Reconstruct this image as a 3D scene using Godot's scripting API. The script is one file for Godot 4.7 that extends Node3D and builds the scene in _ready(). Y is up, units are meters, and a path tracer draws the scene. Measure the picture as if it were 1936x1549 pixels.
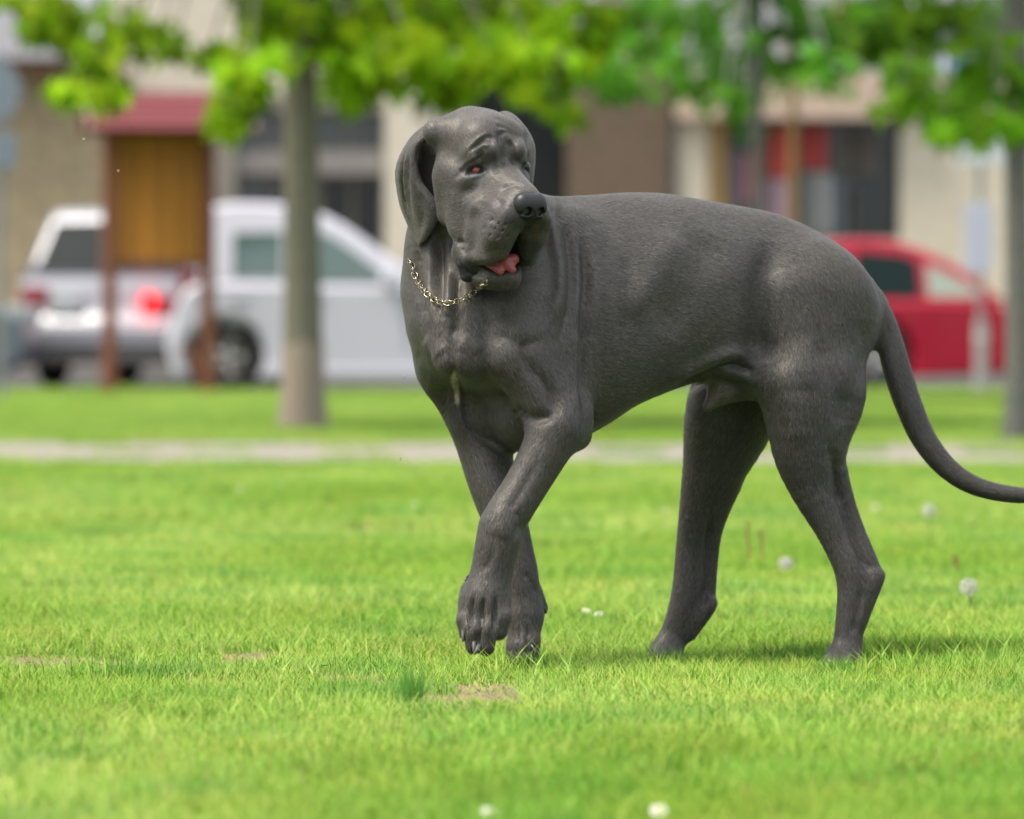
extends Node3D
# A great grey dog on a lawn, seen through a long lens; parked cars, a notice board, trees and shop fronts far behind.

const FPX := 10310.0            # focal length in photograph pixels
const CAM_D := 10.0             # metres from the camera to the dog's plane (z = 0)
const HORIZON := 612.0
const CAM_H := 0.6304
const R := 0.00097              # metres per photograph pixel at the dog
const AXY := 0.40               # the dog's body is turned this much (radians)
var pitch := 0.0
var rng := RandomNumberGenerator.new()
var used := {}
var LT := Vector3(sin(AXY), 0, cos(AXY))      # the dog's left side
var AX := Vector3(-cos(AXY), 0, sin(AXY))     # the dog's forward direction


# ---------- small helpers ----------
func P(px: float, py: float, z: float) -> Vector3:
	var d := Vector3((px - 968.0) / FPX, -(py - 774.5) / FPX, -1.0)
	d = Basis(Vector3.RIGHT, -pitch) * d
	return Vector3(0, CAM_H, CAM_D) + d * ((CAM_D - z) / -d.z)


func numbered(called: String) -> String:
	if not used.has(called):
		used[called] = 0
		return called
	used[called] += 1
	return "%s_%03d" % [called, used[called]]


func thing(called: String, label: String, category: String, at := Vector3.ZERO, turn := 0.0, group := "") -> Node3D:
	var o := Node3D.new()
	o.name = numbered(called)
	add_child(o)
	o.position = at
	o.rotation.y = turn
	tag(o, label, category, group)
	return o


func tag(o: Node, label: String, category: String, group := "", kind := "") -> void:
	if label: o.set_meta("label", label)
	if category: o.set_meta("category", category)
	if group: o.set_meta("group", group)
	if kind: o.set_meta("kind", kind)


func obj(called: String, mesh: Mesh, mat: Material, parent: Node = null, at := Vector3.ZERO) -> MeshInstance3D:
	var o := MeshInstance3D.new()
	o.mesh = mesh
	if mat:
		o.material_override = mat
	o.position = at
	if parent == null:
		o.name = numbered(called)
		add_child(o)
	else:
		o.name = called
		var n := 0
		while parent.has_node(NodePath(String(o.name))):
			n += 1
			o.name = "%s_%03d" % [called, n]
		parent.add_child(o, true)
	return o


func struct(called: String, mesh: Mesh, mat: Material) -> MeshInstance3D:
	var o := obj(called, mesh, mat)
	o.set_meta("kind", "structure")
	return o


func lin(r: float, g: float, b: float) -> Color:
	return Color(r, g, b).linear_to_srgb()


func mat(c: Color, rough := 0.8, metal := 0.0, spec := 0.5) -> StandardMaterial3D:
	var m := StandardMaterial3D.new()
	m.albedo_color = c
	m.roughness = rough
	m.metallic = metal
	m.metallic_specular = spec
	return m


func mottled(c: Color, rough: float, freq: float, amount: float, scale := 1.0, bump := 0.0) -> StandardMaterial3D:
	var m := mat(Color.WHITE, rough)
	var n := FastNoiseLite.new()
	n.seed = int(freq * 1000.0) + int(c.r * 255.0)
	n.frequency = freq
	n.fractal_octaves = 5
	var t := NoiseTexture2D.new()
	t.width = 512
	t.height = 512
	t.seamless = true
	t.noise = n
	var g := Gradient.new()
	g.set_color(0, Color(c.r * (1.0 - amount), c.g * (1.0 - amount), c.b * (1.0 - amount * 0.9)))
	g.set_color(1, Color(minf(c.r * (1.0 + amount), 1.0), minf(c.g * (1.0 + amount), 1.0), minf(c.b * (1.0 + amount), 1.0)))
	t.color_ramp = g
	m.albedo_texture = t
	m.uv1_triplanar = true
	m.uv1_world_triplanar = true
	m.uv1_scale = Vector3.ONE * scale
	if bump > 0.0:
		var h := NoiseTexture2D.new()
		h.width = 512
		h.height = 512
		h.seamless = true
		h.noise = n
		m.heightmap_enabled = true
		m.heightmap_texture = h
		m.heightmap_scale = bump
	return m


func box(st: SurfaceTool, at: Vector3, size: Vector3, basis := Basis.IDENTITY) -> void:
	var m := BoxMesh.new()
	m.size = size
	st.append_from(m, 0, Transform3D(basis, at))


func bevel_box(at: Vector3, size: Vector3, b := 0.01) -> ArrayMesh:
	# a box with chamfered edges: convex hull of 24 points, as faces
	var st := SurfaceTool.new()
	st.begin(Mesh.PRIMITIVE_TRIANGLES)
	var h := size * 0.5
	var q := func(p: Array) -> void:
		var c := (p[0] + p[1] + p[2]) / 3.0 as Vector3
		var n := (p[1] - p[0]).cross(p[2] - p[0]) as Vector3
		if n.dot(c) > 0.0:
			p.reverse()
		for k in range(1, p.size() - 1):
			for v in [p[0], p[k], p[k + 1]]:
				st.add_vertex(at + v)
	st.set_smooth_group(-1)
	for ax in 3:
		var u := (ax + 1) % 3
		var w := (ax + 2) % 3
		for s in [-1.0, 1.0]:
			var pts := []
			for c in [[-1, -1], [1, -1], [1, 1], [-1, 1]]:
				var v := Vector3.ZERO
				v[ax] = s * h[ax]
				v[u] = c[0] * (h[u] - b)
				v[w] = c[1] * (h[w] - b)
				pts.append(v)
			q.call(pts)
			for s2 in [-1.0, 1.0]:
				var e := []
				for t in [-1.0, 1.0]:
					var v1 := Vector3.ZERO
					v1[u] = s * h[u]
					v1[w] = s2 * (h[w] - b)
					v1[ax] = t * (h[ax] - b)
					e.append(v1)
				for t in [1.0, -1.0]:
					var v2 := Vector3.ZERO
					v2[u] = s * (h[u] - b)
					v2[w] = s2 * h[w]
					v2[ax] = t * (h[ax] - b)
					e.append(v2)
				q.call(e)
	for s in 8:
		var sg := Vector3(1 if s & 1 else -1, 1 if s & 2 else -1, 1 if s & 4 else -1)
		q.call([sg * Vector3(h.x, h.y - b, h.z - b), sg * Vector3(h.x - b, h.y, h.z - b), sg * Vector3(h.x - b, h.y - b, h.z)])
	st.generate_normals()
	return st.commit()


func tube(st: SurfaceTool, pts: PackedVector3Array, radii: PackedFloat32Array, sides := 8, col := Color.WHITE) -> void:
	# a tapered tube through the points, closed at both ends
	var rings := []
	var up := Vector3(0.13, 0.2, 0.97).normalized()
	for i in pts.size():
		var t := (pts[mini(i + 1, pts.size() - 1)] - pts[maxi(i - 1, 0)]).normalized()
		var a := t.cross(up)
		if a.length() < 0.1:
			a = t.cross(Vector3.RIGHT)
		a = a.normalized()
		var b := a.cross(t)
		var ring := []
		for k in sides:
			var an := TAU * k / sides
			var n := a * cos(an) + b * sin(an)
			ring.append([pts[i] + n * radii[i], n])
		rings.append(ring)
	st.set_color(col)
	for i in pts.size() - 1:
		for k in sides:
			var k2 := (k + 1) % sides
			for v in [rings[i][k], rings[i + 1][k2], rings[i + 1][k], rings[i][k], rings[i][k2], rings[i + 1][k2]]:
				st.set_normal(v[1])
				st.add_vertex(v[0])
	for e in [0, pts.size() - 1]:
		var t2 := (pts[1] - pts[0]).normalized() * -1.0 if e == 0 else (pts[e] - pts[e - 1]).normalized()
		for k in sides:
			var k2 := (k + 1) % sides
			st.set_normal(t2)
			st.add_vertex(pts[e])
			var f: Array = [k2, k] if e == 0 else [k, k2]
			for kk in f:
				st.set_normal(t2)
				st.add_vertex(rings[e][kk][0])


func newst() -> SurfaceTool:
	var st := SurfaceTool.new()
	st.begin(Mesh.PRIMITIVE_TRIANGLES)
	return st


func _ready() -> void:
	rng.seed = 7
	pitch = atan((774.5 - HORIZON) / FPX)
	var cam := Camera3D.new()
	cam.name = "camera"
	add_child(cam)
	cam.position = Vector3(0, CAM_H, CAM_D)
	cam.rotation.x = -pitch
	cam.near = 0.5
	cam.far = 900.0
	cam.fov = rad_to_deg(2.0 * atan(774.5 / FPX))
	var lens := CameraAttributesPhysical.new()
	lens.frustum_focal_length = 12.0 / (774.5 / FPX)
	lens.frustum_focus_distance = 9.66
	lens.frustum_near = 0.5
	lens.frustum_far = 900.0
	lens.exposure_aperture = lens.frustum_focal_length / 46.0
	cam.attributes = lens
	cam.current = true

	var env := Environment.new()
	env.background_mode = Environment.BG_SKY
	var sky := Sky.new()
	var sm := ProceduralSkyMaterial.new()
	sm.sky_top_color = Color(0.97, 0.985, 1.0)
	sm.sky_horizon_color = Color(0.68, 0.70, 0.73)
	sm.sky_curve = 0.35
	sm.sky_energy_multiplier = 0.72
	sm.ground_bottom_color = Color(0.3, 0.35, 0.2)
	sm.ground_horizon_color = Color(0.6, 0.62, 0.55)
	sm.sun_angle_max = 1.0
	sky.sky_material = sm
	env.sky = sky
	env.background_energy_multiplier = 1.0
	env.tonemap_mode = Environment.TONE_MAPPER_LINEAR
	env.tonemap_exposure = 3.3
	env.sdfgi_enabled = true
	env.ssao_enabled = true
	env.ssil_enabled = true
	var we := WorldEnvironment.new()
	we.name = "world_environment"
	we.environment = env
	add_child(we)
	var sun := DirectionalLight3D.new()
	sun.name = "sun"
	add_child(sun)
	sun.light_energy = 0.5
	sun.light_color = Color(1.0, 0.96, 0.9)
	sun.light_angular_distance = 22.0
	sun.shadow_enabled = true
	sun.look_at_from_position(Vector3(-4.5, 7.6, 1.9), Vector3.ZERO)

	ground()
	trees()
	buildings()
	notice_board()
	cars()
	signs()
	lawn()
	flowers()
	build_dog()


# ---------- the dog: a field of joined tapered capsules, meshed as surface nets ----------
var pB: Array[Basis] = []
var pa := PackedVector3Array()
var pba := PackedVector3Array()
var pil := PackedFloat32Array()
var pr := PackedFloat32Array()
var pdr := PackedFloat32Array()
var pk := PackedFloat32Array()
var pkind := PackedInt32Array()     # 0 capsule, 1 squashed capsule, 2 torso
var pop := PackedInt32Array()       # 0 join, 1 carve
var pflow := PackedVector3Array()
var prad := PackedFloat32Array()
var pmid := PackedVector3Array()
var pgrp := PackedInt32Array()      # segments of one limb share a group: a plain union among themselves, then joined smoothly
var grp := 0
var hold := false
var lo_t := PackedFloat32Array()    # the torso's sections
var lo_c := PackedFloat32Array()
var lo_h := PackedFloat32Array()
var lo_w := PackedFloat32Array()
var lo_n := 64
var lo_org := Vector3.ZERO
var lo_len := 1.0


func squash(axis: Vector3, s: float) -> Basis:
	var b := Basis.IDENTITY
	var k := s - 1.0
	b.x += axis * (k * axis.x)
	b.y += axis * (k * axis.y)
	b.z += axis * (k * axis.z)
	return b


func prim(a: Vector3, b: Vector3, ra: float, rb: float, k: float, basis: Basis, op: int, flow: Vector3) -> void:
	pB.append(basis)
	var la := basis * a
	var lb := basis * b
	pa.append(la)
	pba.append(lb - la)
	pil.append(1.0 / maxf((lb - la).length_squared(), 1e-9))
	pr.append(ra)
	pdr.append(rb - ra)
	pk.append(k)
	pkind.append(0 if basis.is_equal_approx(Basis.IDENTITY) else 1)
	pop.append(op)
	pflow.append(flow)
	pmid.append((a + b) * 0.5)
	if not hold:
		grp += 1
	pgrp.append(grp)
	prad.append((a - b).length() * 0.5 + maxf(ra, rb) + k)


func cap(a: Vector3, b: Vector3, ra: float, rb: float, k := 0.03, sq := 1.0, flow := Vector3.ZERO) -> void:
	# radii in photograph pixels at the dog
	var f := flow if flow != Vector3.ZERO else (b - a).normalized()
	prim(a, b, ra * R, rb * R, k, squash(LT, sq) if sq != 1.0 else Basis.IDENTITY, 0, f)


func carve(a: Vector3, b: Vector3, ra: float, rb: float, k := 0.012) -> void:
	prim(a, b, ra * R, rb * R, k, Basis.IDENTITY, 1, Vector3.ZERO)


func chain(pts: Array, radii: Array, k := 0.03, sq := 1.0, parts := 4) -> void:
	# a limb along a smooth curve through the joints
	grp += 1
	hold = true
	var last := pts.size() - 1
	var p0: Vector3 = pts[0]
	var r0: float = radii[0]
	for i in last:
		for j in range(1, parts + 1):
			var w := float(j) / parts
			var p1: Vector3 = (pts[i] as Vector3).cubic_interpolate(pts[i + 1], pts[maxi(i - 1, 0)], pts[mini(i + 2, last)], w)
			var r1 := cubic_interpolate(radii[i], radii[i + 1], radii[maxi(i - 1, 0)], radii[mini(i + 2, last)], w)
			cap(p0, p1, r0, r1, k, sq)
			p0 = p1
			r0 = r1
	hold = false


func loft_at(p: Vector3) -> float:
	var q := p - lo_org
	var t := q.dot(AX) / lo_len
	var e := clampf(t, 0.0, 1.0)
	var u := e * (lo_n - 1)
	var i := mini(int(u), lo_n - 2)
	var w := u - i
	var c := lo_c[i] + (lo_c[i + 1] - lo_c[i]) * w
	var h := lo_h[i] + (lo_h[i + 1] - lo_h[i]) * w
	var wd := lo_w[i] + (lo_w[i + 1] - lo_w[i]) * w
	var y := p.y - c
	var l := q.dot(LT)
	# ribs: a little fuller below the middle
	wd *= 1.0 - 0.22 * clampf(y / h, -1.0, 1.0) * absf(clampf(y / h, -1.0, 1.0))
	var yy := y / h
	var ll := l / wd
	var f := sqrt(yy * yy + ll * ll)
	if f < 1e-4:
		return -minf(h, wd)
	var g := sqrt(yy * yy / (h * h) + ll * ll / (wd * wd)) / f
	var d := (f - 1.0) / g
	var over := absf(t - e) * lo_len
	return d if over <= 0.0 else sqrt(maxf(d, 0.0) ** 2 + over * over) + minf(d, 0.0) * 0.0 


func field(p: Vector3, list: PackedInt32Array) -> float:
	var d := 1.0
	var g := -1
	var dg := 1.0
	var kg := 0.01
	for i in list:
		var e := 0.0
		if pkind[i] == 2:
			e = loft_at(p)
		else:
			var b := pB[i]
			var q: Vector3 = (p if pkind[i] == 0 else b * p) - pa[i]
			var s := pba[i]
			var h := clampf(q.dot(s) * pil[i], 0.0, 1.0)
			var v := q - s * h
			var l := v.length()
			e = l - pr[i] - pdr[i] * h
			if pkind[i] == 1 and l > 1e-5:
				e *= l / (v * b).length()
		if pgrp[i] == g:
			dg = minf(dg, e)
			continue
		# the group before this one is complete
		var w := kg - absf(d - dg)
		d = minf(d, dg)
		if w > 0.0:
			d -= w * w * 0.25 / kg
		if pop[i] == 0:
			g = pgrp[i]
			dg = e
			kg = pk[i]
		else:
			g = -1
			dg = 1.0
			var k := pk[i]
			e = -e
			var g2 := k - absf(d - e)
			d = maxf(d, e)
			if g2 > 0.0:
				d += g2 * g2 * 0.25 / k
	var w2 := kg - absf(d - dg)
	d = minf(d, dg)
	if w2 > 0.0:
		d -= w2 * w2 * 0.25 / kg
	return d


func single(i: int, p: Vector3) -> float:
	if pkind[i] == 2:
		return loft_at(p)
	var q: Vector3 = pB[i] * p - pa[i]
	var h := clampf(q.dot(pba[i]) * pil[i], 0.0, 1.0)
	var v := q - pba[i] * h
	var l := v.length()
	var e := l - pr[i] - pdr[i] * h
	if pkind[i] == 1 and l > 1e-5:
		e *= l / (v * pB[i]).length()
	return e


const BN := 8
var b_org: Array[Vector3] = []
var b_list: Array[PackedInt32Array] = []
var b_out: Array[PackedFloat32Array] = []
var b_h := 0.004


func do_block(n: int) -> void:
	# values at (BN + 1)^3 points: a block holds all corners of its own cells
	var out := PackedFloat32Array()
	var m := BN + 1
	out.resize(m * m * m)
	var o := b_org[n]
	var list := b_list[n]
	var at := 0
	for z in m:
		for y in m:
			for x in m:
				out[at] = field(o + Vector3(x, y, z) * b_h, list)
				at += 1
	b_out[n] = out


func net(lo: Vector3, hi: Vector3, h: float, skip: AABB, verts: PackedVector3Array, norms: PackedVector3Array, index: PackedInt32Array, flows: PackedVector3Array) -> void:
	# meshes the field inside the box; cells wholly inside «skip» are left to another grid
	b_h = h
	b_org.clear()
	b_list.clear()
	b_out.clear()
	var size := h * BN
	var nb := Vector3i(((hi - lo) / size).ceil())
	var half := size * 0.8661
	var keys := {}
	for bz in nb.z:
		for by in nb.y:
			for bx in nb.x:
				var o := lo + Vector3(bx, by, bz) * size
				if skip.size.x > 0.0 and skip.encloses(AABB(o, Vector3.ONE * size)):
					continue
				var c := o + Vector3.ONE * size * 0.5
				var list := PackedInt32Array()
				var least := 1.0
				for i in pB.size():
					if pkind[i] != 2 and c.distance_to(pmid[i]) > prad[i] + half * 1.2:
						continue
					var e := single(i, c)
					if e < half * 1.6 + pk[i]:
						list.append(i)
						if pop[i] == 0:
							least = minf(least, e - pk[i] * 0.25)
				if list.is_empty() or least > half * 2.0 + 0.03:
					continue
				if field(c, list) < -half * 2.6 - 0.02:
					continue
				keys[Vector3i(bx, by, bz)] = b_org.size()
				b_org.append(o)
				b_list.append(list)
	b_out.resize(b_org.size())
	var task := WorkerThreadPool.add_group_task(do_block, b_org.size(), -1, true)
	WorkerThreadPool.wait_for_group_task_completion(task)
	# points that neighbouring blocks share take one block's value
	for key in keys:
		var n0: int = keys[key]
		for s in range(1, 8):
			var dv := Vector3i(s & 1, (s >> 1) & 1, s >> 2)
			var other: int = keys.get(key + dv, -1)
			if other < 0:
				continue
			for z in range(BN if dv.z else 0, BN + 1):
				for y in range(BN if dv.y else 0, BN + 1):
					for x in range(BN if dv.x else 0, BN + 1):
						if (x == BN) == (dv.x == 1) and (y == BN) == (dv.y == 1) and (z == BN) == (dv.z == 1):
							b_out[n0][(z * (BN + 1) + y) * (BN + 1) + x] = b_out[other][((z - BN * dv.z) * (BN + 1) + y - BN * dv.y) * (BN + 1) + x - BN * dv.x]
	# one vertex in each cell that the surface crosses
	var m := BN + 1
	var cell := {}
	var nx := nb.x * BN + 2
	var ny := nb.y * BN + 2
	var corner := PackedInt32Array([0, 1, m, m + 1, m * m, m * m + 1, m * m + m, m * m + m + 1])
	for key in keys:
		var n: int = keys[key]
		var a := b_out[n]
		var o := b_org[n]
		var list := b_list[n]
		for z in BN:
			for y in BN:
				for x in BN:
					var at := (z * m + y) * m + x
					var f0 := a[at]
					if absf(f0) > h * 5.0:
						continue
					var f1 := a[at + 1]
					var f2 := a[at + m]
					var f3 := a[at + m + 1]
					var f4 := a[at + m * m]
					var f5 := a[at + m * m + 1]
					var f6 := a[at + m * m + m]
					var f7 := a[at + m * m + m + 1]
					var mn := minf(minf(minf(f0, f1), minf(f2, f3)), minf(minf(f4, f5), minf(f6, f7)))
					var mx := maxf(maxf(maxf(f0, f1), maxf(f2, f3)), maxf(maxf(f4, f5), maxf(f6, f7)))
					if mn >= 0.0 or mx < 0.0:
						continue
					var g := Vector3(f1 + f3 + f5 + f7 - f0 - f2 - f4 - f6, f2 + f3 + f6 + f7 - f0 - f1 - f4 - f5, f4 + f5 + f6 + f7 - f0 - f1 - f2 - f3)
					var mean := (f0 + f1 + f2 + f3 + f4 + f5 + f6 + f7) * 0.125
					var gl := g.length()
					var nn := g / maxf(gl, 1e-9)
					# step from the cell's centre to the surface
					var step := clampf(mean / maxf(gl * 0.25 / h, 1e-6), -0.85 * h, 0.85 * h)
					var p := o + Vector3(x + 0.5, y + 0.5, z + 0.5) * h - nn * step
					if skip.size.x > 0.0 and skip.has_point(p):
						continue
					cell[((key.z * BN + z) * ny + key.y * BN + y) * nx + key.x * BN + x] = verts.size()
					verts.append(p)
					norms.append(nn)
					var fl := Vector3.ZERO
					for i in list:
						if pop[i] == 0:
							fl += pflow[i] * exp(-maxf(single(i, p), 0.0) * 60.0)
					flows.append(fl)
	# one quad round each crossed edge
	for key in keys:
		var n: int = keys[key]
		var a := b_out[n]
		for z in BN:
			for y in BN:
				for x in BN:
					var at := (z * m + y) * m + x
					var f0 := a[at]
					if absf(f0) > h * 5.0:
						continue
					var id: int = ((key.z * BN + z) * ny + key.y * BN + y) * nx + key.x * BN + x
					for ax in 3:
						var f1 := a[at + (1 if ax == 0 else m if ax == 1 else m * m)]
						if (f0 < 0.0) == (f1 < 0.0):
							continue
						var u := 0
						var v := 0
						if ax == 0:
							u = nx
							v = nx * ny
						elif ax == 1:
							u = nx * ny
							v = 1
						else:
							u = 1
							v = nx
						var i0: int = cell.get(id, -1)
						var i1: int = cell.get(id - u, -1)
						var i2: int = cell.get(id - u - v, -1)
						var i3: int = cell.get(id - v, -1)
						if i0 < 0 or i1 < 0 or i2 < 0 or i3 < 0:
							continue
						if f0 < 0.0:
							for q in [i0, i2, i1, i0, i3, i2]:
								index.append(q)
						else:
							for q in [i0, i1, i2, i0, i2, i3]:
								index.append(q)


var h_org := Vector3.ZERO
var h_l := Vector3.ZERO
var h_u := Vector3.ZERO
var h_f := Vector3.ZERO


func HP(l: float, u: float, f: float) -> Vector3:
	# a point in the head's own axes, centimetres from the midpoint between the eyes
	return h_org + (h_l * l + h_u * u + h_f * f) * 0.01


func hcap(a: Vector3, b: Vector3, ra: float, rb: float, k := 1.2, squashed := Vector3.ONE) -> void:
	# centimetres; «squashed» scales the head's axes before the distance is taken
	var basis := Basis.IDENTITY
	if squashed != Vector3.ONE:
		basis = squash(h_l, squashed.x) * squash(h_u, squashed.y) * squash(h_f, squashed.z)
	var fl := (-h_f + h_u * (0.9 if a.y + b.y > -4.0 else -0.45)).normalized()
	prim(HP(a.x, a.y, a.z), HP(b.x, b.y, b.z), ra * 0.01, rb * 0.01, k * 0.01, basis, 0, fl)


func hcarve(a: Vector3, b: Vector3, ra: float, rb: float, k := 0.6) -> void:
	prim(HP(a.x, a.y, a.z), HP(b.x, b.y, b.z), ra * 0.01, rb * 0.01, k * 0.01, Basis.IDENTITY, 1, Vector3.ZERO)


func zt(px: float) -> float:
	return -0.18 + (1560.0 - px) / 660.0 * 0.28


func dog_shape() -> void:
	# torso sections: x along the photograph, top, bottom, half width in metres
	var rows := [
		[845, 590, 690, 0.05], [875, 530, 730, 0.10], [910, 470, 775, 0.125], [955, 415, 835, 0.135], [1000, 392, 858, 0.138], [1060, 374, 842, 0.140], [1120, 369, 815, 0.143],
		[1190, 364.5, 770, 0.142], [1260, 367, 740, 0.135], [1340, 380, 714, 0.118], [1400, 390.5, 696, 0.102], [1460, 403, 690, 0.098], [1520, 426, 690, 0.10], [1570, 457, 690, 0.098], [1620, 505, 680, 0.08], [1652, 555, 650, 0.05]]
	lo_org = P(1652, 555, zt(1652))
	lo_org.y = 0.0
	var e := P(845, 590, zt(845))
	lo_len = (e - lo_org).dot(AX)
	for n in lo_n:
		var t := float(n) / (lo_n - 1) * lo_len
		# find the rows round it
		var best := 0
		for i in rows.size() - 1:
			var w0: float = (P(rows[i][0], 500, zt(rows[i][0])) - lo_org).dot(AX)
			if w0 >= t - 1e-6:
				best = i
		var row := func(i: int) -> Array:
			var rr: Array = rows[clampi(i, 0, rows.size() - 1)]
			var z := zt(rr[0])
			return [(P(rr[0], 500, z) - lo_org).dot(AX), P(rr[0], rr[1], z).y, P(rr[0], rr[2], z).y, rr[3]]
		var a: Array = row.call(best)
		var b: Array = row.call(best + 1)
		var a0: Array = row.call(best - 1)
		var b1: Array = row.call(best + 2)
		var w := clampf((t - a[0]) / minf(b[0] - a[0], -1e-6), 0.0, 1.0)
		var top := cubic_interpolate(a[1], b[1], a0[1], b1[1], w)
		var bot := cubic_interpolate(a[2], b[2], a0[2], b1[2], w)
		lo_c.append((top + bot) * 0.5)
		lo_h.append((top - bot) * 0.5)
		lo_w.append(cubic_interpolate(a[3], b[3], a0[3], b1[3], w))
	prim(P(1250, 550, zt(1250)), P(1250, 550, zt(1250)), 0.1, 0.1, 0.03, Basis.IDENTITY, 0, (-AX + Vector3(0, -0.25, 0)).normalized())
	pkind[pkind.size() - 1] = 2

	var down := Vector3(0.15, -1, 0).normalized()
	# neck
	cap(P(860, 345, 0.10), P(866, 470, 0.06), 74, 94, 0.03, 1.0, down)
	cap(P(866, 470, 0.06), P(886, 600, 0.09), 94, 116, 0.03, 1.0, down)
	cap(P(880, 340, 0.07), P(1010, 480, 0.02), 66, 92, 0.04, 1.0, (-AX + Vector3(0, -0.5, 0)).normalized())
	# breast
	cap(P(866, 600, 0.18), P(872, 662, 0.20), 60, 52, 0.04, 1.0, down)
	# far shoulder, upper arm
	cap(P(850, 555, 0.03), P(858, 690, 0.03), 90, 66, 0.04, 1.0, down)
	chain([P(858, 690, 0.03), P(902, 812, 0.0), P(935, 920, 0.02), P(972, 1040, 0.05), P(984, 1090, 0.06), P(992, 1165, 0.065)], [66, 50, 47, 36, 34, 33], 0.03)
	# near shoulder blade, shoulder, upper arm, triceps
	cap(P(1078, 440, 0.09), P(1010, 640, 0.17), 42, 66, 0.04, 1.5, down)
	cap(P(985, 670, 0.185), P(1052, 795, 0.19), 68, 52, 0.03, 1.15)
	cap(P(1052, 600, 0.14), P(1078, 785, 0.165), 60, 40, 0.03, 1.3, down)
	cap(P(1075, 790, 0.17), P(1093, 826, 0.17), 36, 22, 0.03)
	# near forearm, wrist, pastern
	chain([P(1052, 812, 0.20), P(1005, 900, 0.22), P(953, 985, 0.245), P(945, 1010, 0.25), P(929, 1085, 0.255), P(918, 1135, 0.262)], [50, 41, 41, 42, 39, 45], 0.025)
	# near thigh, shank, tendon, hock, metatarsus
	cap(P(1548, 575, -0.10), P(1538, 742, -0.07), 110, 99, 0.05, 1.6, down)
	chain([P(1538, 742, -0.07), P(1531, 835, -0.06), P(1542, 915, -0.06), P(1583, 1010, -0.055), P(1615, 1090, -0.05), P(1607, 1180, -0.04), P(1600, 1240, -0.03)], [98, 78, 54, 37, 36, 29, 31], 0.03, 1.35)
	chain([P(1578, 900, -0.07), P(1612, 980, -0.07), P(1652, 1078, -0.06), P(1652, 1096, -0.055), P(1622, 1170, -0.045)], [26, 15, 15, 20, 16], 0.02)
	cap(P(1590, 1252, -0.02), P(1578, 1262, 0.005), 31, 26, 0.02)
	for q in [[1560, 1268, 0.0, 13], [1572, 1270, 0.03, 14], [1590, 1271, 0.036, 14], [1606, 1268, 0.02, 13]]:
		cap(P(1588, 1256, 0.0), P(q[0], q[1] - 6, q[2]), 16, q[3], 0.012)
		cap(P(q[0], q[1] - 6, q[2]), P(q[0] - 5, q[1] + 4, q[2] + 0.012), q[3], q[3] * 0.85, 0.006)
	# far hind leg
	chain([P(1435, 650, -0.24), P(1385, 775, -0.25), P(1355, 870, -0.26), P(1330, 950, -0.265), P(1310, 1030, -0.27), P(1303, 1110, -0.27), P(1285, 1175, -0.265), P(1258, 1240, -0.26)], [100, 94, 68, 48, 34, 34, 30, 28], 0.04, 1.35)
	chain([P(1372, 920, -0.27), P(1352, 1010, -0.28), P(1342, 1125, -0.28), P(1338, 1145, -0.275), P(1305, 1195, -0.27)], [24, 13, 12, 18, 15], 0.02)
	cap(P(1258, 1236, -0.25), P(1248, 1244, -0.225), 29, 23, 0.02)
	for q in [[1234, 1246, -0.245, 11], [1238, 1250, -0.215, 12], [1254, 1252, -0.20, 13], [1272, 1250, -0.215, 12]]:
		cap(P(1256, 1238, -0.235), P(q[0], q[1] - 5, q[2]), 15, q[3], 0.012)
		cap(P(q[0], q[1] - 5, q[2]), P(q[0] - 4, q[1] + 4, q[2] + 0.012), q[3], q[3] * 0.85, 0.006)
	# flank fold, sheath
	cap(P(1470, 720, -0.06), P(1350, 678, -0.02), 26, 18, 0.05)
	cap(P(1430, 722, -0.10), P(1366, 736, -0.075), 34, 27, 0.03)
	cap(P(1366, 738, -0.075), P(1339, 768, -0.065), 24, 11, 0.012)
	# tail
	chain([P(1630, 545, -0.20), P(1664, 595, -0.20), P(1683, 650, -0.19), P(1698, 705, -0.18), P(1718, 765, -0.17), P(1747, 830, -0.16), P(1792, 886, -0.15), P(1852, 922, -0.14), P(1936, 937, -0.13), P(2010, 928, -0.12)], [26, 24, 26, 27, 26, 24, 21, 18, 15, 9], 0.025)
	# paws
	paw_near()
	paw_far()
	# dewlap folds down the throat
	cap(P(806, 440, 0.11), P(815, 570, 0.15), 16, 18, 0.025, 1.0, down)
	cap(P(846, 480, 0.14), P(850, 630, 0.185), 18, 18, 0.02, 1.0, down)
	cap(P(880, 500, 0.15), P(870, 570, 0.17), 20, 14, 0.02, 1.0, down)
	head_shape()


func paw_near() -> void:
	var z := 0.265
	var toes := [[884, 1128, 877, 1172, 880, 1198, 13.5, -0.004], [901, 1128, 893, 1190, 894, 1222, 15.5, 0.012], [926, 1126, 922, 1190, 919, 1224, 17.5, 0.016], [949, 1120, 951, 1165, 945, 1196, 15.5, 0.002]]
	for t in toes:
		var a := P(t[0], t[1] - 14, z + t[7] - 0.016)
		var b := P(t[2], t[3], z + t[7] + 0.020)
		var c := P(t[4], t[5], z + t[7] + 0.02)
		cap(a, b, t[6] * 0.95, t[6], 0.012, 1.0, Vector3.DOWN)
		cap(b, c, t[6], t[6] * 0.92, 0.006, 1.0, Vector3.DOWN)
	cap(P(918, 1150, z), P(914, 1190, z - 0.02), 30, 26, 0.012)


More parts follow.
